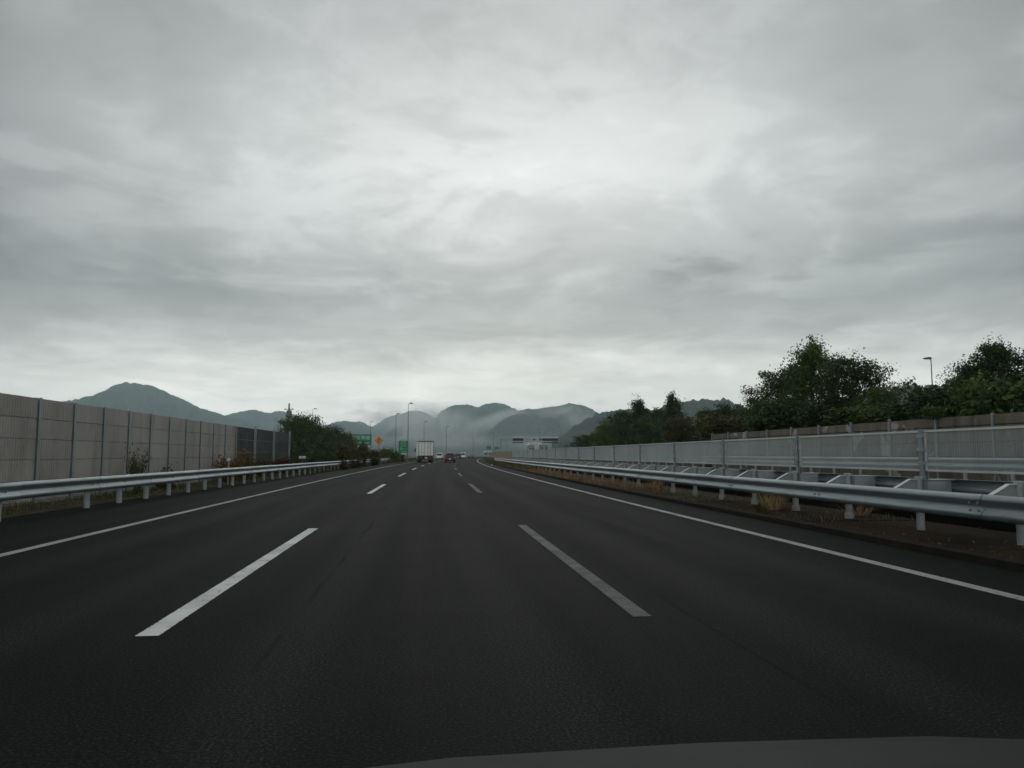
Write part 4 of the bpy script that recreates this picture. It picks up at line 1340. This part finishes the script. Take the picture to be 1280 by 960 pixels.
def car(name, label, cat, s_, lane, paint, L=4.2, W=1.7, H=1.55, belt=0.92, kind='hatch', brake=False, rot=0.0, plate=True):
    t = thing(name, label, cat, P(s_, lane, 0.004), head(s_) + rot, None)
    hw_ = W / 2
    yr, yf = -L / 2, L / 2
    nose = belt - (0.08 if kind == 'van' else 0.20)
    rear_t = belt + 0.02 if kind != 'sedan' else belt + 0.02
    st = [(yr, hw_ * .86, .34, belt - .14), (yr + .06, hw_ * .95, .27, belt - .04), (yr + .3, hw_, .22, rear_t), (yr + 1.2, hw_, .20, belt), (0.2, hw_, .20, belt),
          (yf - 1.25, hw_, .20, belt - .02), (yf - .5, hw_ * .97, .22, nose + .02), (yf - .12, hw_ * .9, .26, nose - .1), (yf, hw_ * .78, .34, nose - .24)]
    link('body', lower_body(st), M[paint], t)
    # greenhouse
    if kind == 'hatch':
        y0b, y1b, y0t, y1t = yr + .10, yf - 1.05, yr + .38, yf - 1.85
    elif kind == 'van':
        y0b, y1b, y0t, y1t = yr + .05, yf - .55, yr + .20, yf - 1.35
    else:
        y0b, y1b, y0t, y1t = yr + .62, yf - 1.15, yr + 1.28, yf - 2.0
    zb, zm, zt = belt - .01, belt + (H - belt) * .86, H
    wb, wm, wt = hw_ * .93, hw_ * .77, hw_ * .62
    lv = [(y0b, y1b, wb, zb), (y0t - .02 if True else 0, y1t + .08, wm, zm), (y0t + .10, y1t - .08, wt, zt - .015), (y0t + .4, y1t - .4, wt * .5, zt)]
    v, f = [], []
    for (a, b, w_, z) in lv:
        c = .10
        v += [(-w_, a + c, z), (-w_ + c, a, z), (w_ - c, a, z), (w_, a + c, z), (w_, b - c, z), (w_ - c, b, z), (-w_ + c, b, z), (-w_, b - c, z)]
    for i in range(3):
        for j in range(8):
            f.append((i * 8 + j, i * 8 + (j + 1) % 8, (i + 1) * 8 + (j + 1) % 8, (i + 1) * 8 + j))
    f.append(tuple(24 + j for j in range(8)))
    link('cabin', MB().add(v, f).mesh('cabin', 40), M[paint], t)

    def pane(nm, a, b, c, d, off):
        q = [Vector(p) for p in (a, b, c, d)]
        nrm = (q[1] - q[0]).cross(q[3] - q[0]).normalized()
        if nrm.dot(Vector(off)) < 0:
            nrm = -nrm
        mb = MB().add([p + nrm * .003 for p in q] + [p + nrm * .010 for p in q], [(0, 1, 2, 3), (4, 5, 6, 7), (0, 1, 5, 4), (1, 2, 6, 5), (2, 3, 7, 6), (3, 0, 4, 7)])
        return link(nm, mb.mesh(nm), M['glass'], t)

    def lerp(i, j, k0, z0, k1, z1):
        return None
    # helper: point on the greenhouse at fraction u of its height
    def gp(u):
        a = y0b + (lv[1][0] - y0b) * u
        b = y1b + (lv[1][1] - y1b) * u
        return a, b, wb + (wm - wb) * u, zb + (zm - zb) * u
    a0, b0, w0_, z0_ = gp(.10)
    a1, b1, w1_, z1_ = gp(.94)
    pane('rear_window', (-w0_ + .12, a0, z0_), (w0_ - .12, a0, z0_), (w1_ - .11, a1, z1_), (-w1_ + .11, a1, z1_), (0, -1, .3))
    pane('windscreen', (-w0_ + .12, b0, z0_), (w0_ - .12, b0, z0_), (w1_ - .11, b1, z1_), (-w1_ + .11, b1, z1_), (0, 1, .3))
    for sx in (-1, 1):
        ym = (a0 + b0) / 2
        pane('side_window', (sx * w0_, a0 + .22, z0_), (sx * w0_, ym - .04, z0_), (sx * w1_, ym - .04, z1_), (sx * w1_, a1 + .20, z1_), (sx, 0, .2))
        pane('side_window', (sx * w0_, ym + .04, z0_), (sx * w0_, b0 - .3, z0_), (sx * w1_, b1 - .22, z1_), (sx * w1_, ym + .04, z1_), (sx, 0, .2))
        zl = belt - .22
        if kind == 'sedan':
            tl = MB().box(sx * hw_ * .52, sx * hw_ * .86, yr - .012, yr + .10, zl - .02, zl + .12)
        else:
            tl = MB().box(sx * hw_ * .70, sx * hw_ * .90, yr - .012, yr + .10, zl - .12, zl + .16)
        link('tail_light', tl.mesh('tail_light', bevel=.01), M['taillight'], t)
        hl = MB().box(sx * hw_ * .48, sx * hw_ * .80, yf - .16, yf - .03, nose - .26, nose - .14)
        link('headlight', hl.mesh('headlight', bevel=.02), M['sign_white'], t)
        mr = MB().box(sx * (hw_ + .03), sx * (hw_ + .19), b0 - .42, b0 - .33, belt + .04, belt + .18)
        link('wing_mirror', mr.mesh('wing_mirror', bevel=.02), M['black'], t)
        for y in (yr + .72, yf - .78):
            wheel(t, sx * (hw_ - .105), y, .30, .19)
    link('bumper', MB().box(-hw_ * .88, hw_ * .88, yr - .03, yr + .12, .30, .44).mesh('bumper', bevel=.02), M['black'], t)
    if plate:
        link('number_plate', MB().box(-.165, .165, yr - .045, yr - .031, .47, .635).mesh('number_plate'), M['plate'], t)
    return t


LLANE, MLANE, RLANE = -3.7, -0.1, 3.55
car('parked_car' if False else 'car', 'white car just right of the truck, in the left lane', 'car', 192, LLANE - 0.6, 'white', 4.3, 1.72, 1.62, .95, 'hatch')
car('car', 'dark red car, nearest of the cars ahead, in the middle lane', 'car', 124, MLANE + 0.85, 'red', 3.9, 1.70, 1.56, .92, 'hatch')
car('car', 'black car half hidden behind the red car', 'car', 206, MLANE - 0.2, 'navy', 4.4, 1.76, 1.60, .93, 'hatch')
car('car', 'white van-like car just right of the black car', 'car', 230, MLANE + 0.1, 'white', 4.4, 1.72, 1.80, 1.0, 'van')
car('car', 'dark grey sedan, rightmost of the cars ahead', 'car', 238, RLANE - 1.5, 'sedan', 4.6, 1.78, 1.42, .92, 'sedan')

# box truck in the left lane
TL = 11.0
tk = thing('truck', 'white box truck with closed rear doors in the left lane', 'truck', P(126, LLANE + 0.45, 0.004), head(130) + 0.105)
hw_ = 1.24
link('cargo_box', MB().box(-hw_, hw_, 0.06, 8.6, 1.02, 3.42).mesh('cargo_box', bevel=.03), M['boxwhite'], tk)
for sx in (-1, 1):
    x0, x1 = (0.012, hw_ - .07) if sx > 0 else (-hw_ + .07, -0.012)
    dr = link('door', MB().box(x0, x1, 0.0, 0.058, 1.12, 3.30).mesh('door', bevel=.012), M['boxwhite'], tk)
    for u in (.24, .62):
        xr = x0 + (x1 - x0) * (u if sx > 0 else 1 - u)
        link('lock_rod', MB().tube([(xr, -.03, 1.10), (xr, -.03, 3.32)], .022, 6).mesh('lock_rod'), M['lamp_steel'], dr)
        link('handle', MB().box(xr - .12, xr + .02, -.055, -.032, 1.62, 1.68).mesh('handle'), M['lamp_steel'], dr)
    for zz in (1.35, 1.95, 2.55, 3.1):
        xh = x1 if sx > 0 else x0
        link('hinge', MB().box(xh - .05, xh + .05, -.012, .0, zz, zz + .07).mesh('hinge'), M['lamp_steel'], dr)
link('door_frame', MB().box(-hw_ + .002, hw_ - .002, -.02, .05, 3.31, 3.43).box(-hw_ + .002, hw_ - .002, -.02, .05, 1.0, 1.11).box(-hw_ - .003, -hw_ + .065, -.02, .05, 1.112, 3.308).box(hw_ - .065, hw_ + .003, -.02, .05, 1.112, 3.308).mesh('door_frame', bevel=.008), M['lamp_steel'], tk)
link('roof_trim', MB().box(-hw_ - .01, hw_ + .01, -.03, 8.63, 3.44, 3.5).mesh('roof_trim', bevel=.01), M['black'], tk)
link('chassis', MB().box(-.48, .48, .3, 10.4, .62, .98).mesh('chassis', bevel=.02), M['black'], tk)
bmp = link('bumper', MB().box(-1.16, 1.16, -.02, .14, .44, .60).mesh('bumper', bevel=.02), M['black'], tk)
link('reflector_strip', MB().box(-.62, .62, -.028, -.0205, .47, .57).mesh('reflector_strip'), M['taillight'], bmp)
for sx in (-1, 1):
    tl = link('tail_light', MB().box(sx * .72, sx * 1.06, -.03, .06, .69, .79).mesh('tail_light', bevel=.01), M['taillight'], tk)
    link('indicator', MB().box(sx * .72, sx * .84, -.04, -.031, .70, .78).mesh('indicator'), M['orange'], tl)
    link('mud_flap', MB().box(sx * .66, sx * 1.18, .55, .57, .18, .98).mesh('mud_flap'), M['black'], tk)
    for y in (1.25, 2.45, 8.95):
        wheel(tk, sx * .98, y, .47, .46 if y < 8 else .26)
    ma = link('wing_mirror', MB().box(sx * 1.34, sx * 1.55, 9.35, 9.43, 1.75, 2.3).mesh('wing_mirror', bevel=.03), M['black'], tk)
    link('mirror_arm', MB().tube([(sx * 1.1, 9.6, 2.35), (sx * 1.44, 9.42, 2.4), (sx * 1.44, 9.42, 2.25)], .02, 6).mesh('mirror_arm'), M['black'], ma)
    link('side_guard', MB().box(sx * 1.17, sx * 1.21, 3.3, 8.1, .5, .62).box(sx * 1.17, sx * 1.21, 3.3, 8.1, .74, .86).mesh('side_guard'), M['lamp_steel'], tk)
link('spare_rack', MB().box(-.4, .4, .2, .5, .64, .98).mesh('spare_rack'), M['black'], tk)
link('number_plate', MB().box(-.22, .22, -.035, -.022, .64, .84).mesh('number_plate'), M['plate'], tk)
link('cab', MB().prism([(8.75, .7), (10.75, .6), (10.85, 1.5), (10.55, 2.75), (10.2, 2.95), (8.75, 2.95)], -1.18, 1.18, 'x').mesh('cab', bevel=.06), M['white'], tk)
link('windscreen', MB().add([(-1.05, 10.862, 1.6), (1.05, 10.862, 1.6), (1.02, 10.60, 2.66), (-1.02, 10.60, 2.66)], [(0, 1, 2, 3)]).mesh('windscreen'), M['glass'], tk)

# the car the photograph is taken from: its bonnet shows along the bottom edge
oc = thing('car', 'dark grey bonnet of the camera car along the bottom right edge', 'car', (0.47, 0, 0.023))
st = [(-2.4, .72, .34, .74), (-2.2, .82, .26, .82), (-1.6, .86, .22, .86), (-0.4, .87, .20, .88), (0.25, .87, .20, .90), (0.55, .87, .20, .905),
      (0.8, .865, .20, .885), (1.05, .86, .20, .842), (1.3, .845, .21, .770), (1.5, .82, .22, .69), (1.7, .78, .25, .58), (1.82, .70, .30, .50)]
link('body', lower_body(st), M['own'], oc)
for sx in (-1, 1):
    for y in (1.0, -1.55):
        wheel(oc, sx * .775, y, .31, .19)
    link('headlight', MB().box(sx * .45, sx * .70, 1.58, 1.80, .44, .54).mesh('headlight', bevel=.03), M['sign_white'], oc)
link('wiper', MB().tube([(-.55, .47, .925), (0.1, .42, .945), (.55, .40, .94)], .010, 6).mesh('wiper'), M['black'], oc)
link('number_plate', MB().box(-.165, .165, 1.835, 1.85, .34, .5).mesh('number_plate'), M['plate'], oc)


# ------------------------------------------------------------------ mist and haze
def mist_mat(name, dens, scale, lo, hi, seed):
    m = bpy.data.materials.new(name)
    m.use_nodes = True
    t = m.node_tree
    t.nodes.clear()
    n = NT(t)
    co = n.n('ShaderNodeTexCoord').outputs['Object']
    ln = n.n('ShaderNodeVectorMath', {0: co}, operation='LENGTH').outputs['Value']
    fall = n.ramp(ln, [(0.15, 1.0), (0.98, 0.0)], 'EASE')
    pos = n.n('ShaderNodeNewGeometry').outputs['Position']
    pos = n.n('ShaderNodeMapping', {'Vector': pos, 'Location': (seed, seed, 0)}).outputs[0]
    nz = n.noise(pos, scale, 5, 0.6, 0.6)
    k = n.math('MULTIPLY', n.ramp(nz, [(lo, 0.0), (hi, 1.0)]), fall)
    d = n.math('MULTIPLY', k, dens)
    vol = n.n('ShaderNodeVolumePrincipled', {'Color': (0.9, 0.92, 0.92, 1), 'Density': d, 'Anisotropy': 0.4})
    n.n('ShaderNodeOutputMaterial', {'Volume': vol.outputs[0]})
    return m


def mist(label, az, D, zc, sx, sy, sz, dens, seed, tilt=0.0, lo=0.44, hi=0.60):
    a = R(az)
    bm = bmesh.new()
    bmesh.ops.create_icosphere(bm, subdivisions=3, radius=1.0)
    me = bpy.data.meshes.new('mist')
    bm.to_mesh(me)
    bm.free()
    o = link('mist', me, mist_mat('mist_%d' % seed, dens, 0.006, lo, hi, seed * 137.0))
    o.location = (math.sin(a) * D, math.cos(a) * D, zc)
    o.rotation_euler = (0, tilt, -a)
    o.scale = (sx, sy, sz)
    return tag(stuff(o), label, 'mist')


mist('pale mist lying in the valley left of the double-peaked hill', 0.0, 3950, 150, 330, 260, 140, 0.013, 1)
mist('mist streak rising along the slope between the two central hills', 5.0, 4150, 175, 300, 180, 62, 0.013, 2, -0.30)
mist('thin cloud wisp over the rounded top of the nearer hill', 10.7, 3850, 205, 240, 160, 55, 0.009, 3, 0.1)
mist('mist drifting down the right flank of the nearer hill', 12.6, 3600, 150, 230, 170, 95, 0.008, 4, 0.2)
mist('faint mist over the far hills above the signs', -2.6, 4700, 250, 480, 260, 120, 0.006, 5)

mist('long low bank of white mist along the foot of the central hills', 2.0, 3300, 55, 620, 260, 50, 0.0032, 6)
mist('low pale mist at the foot of the hill behind the gantry', 9.0, 3150, 45, 300, 200, 45, 0.003, 7)
hz = MB().box(-8800, 8800, -2200, 9200, -1.5, 620).mesh('haze')
hm = bpy.data.materials.new('haze_air')
hm.use_nodes = True
hm.node_tree.nodes.clear()
n_ = NT(hm.node_tree)
hv = n_.n('ShaderNodeVolumePrincipled', {'Color': (0.74, 0.935, 1.0, 1), 'Density': 0.00014, 'Anisotropy': 0.3})
n_.n('ShaderNodeOutputMaterial', {'Volume': hv.outputs[0]})
hm.use_nodes = True
tag(stuff(link('haze', hz, hm)), 'thin grey haze over the whole valley', 'haze')
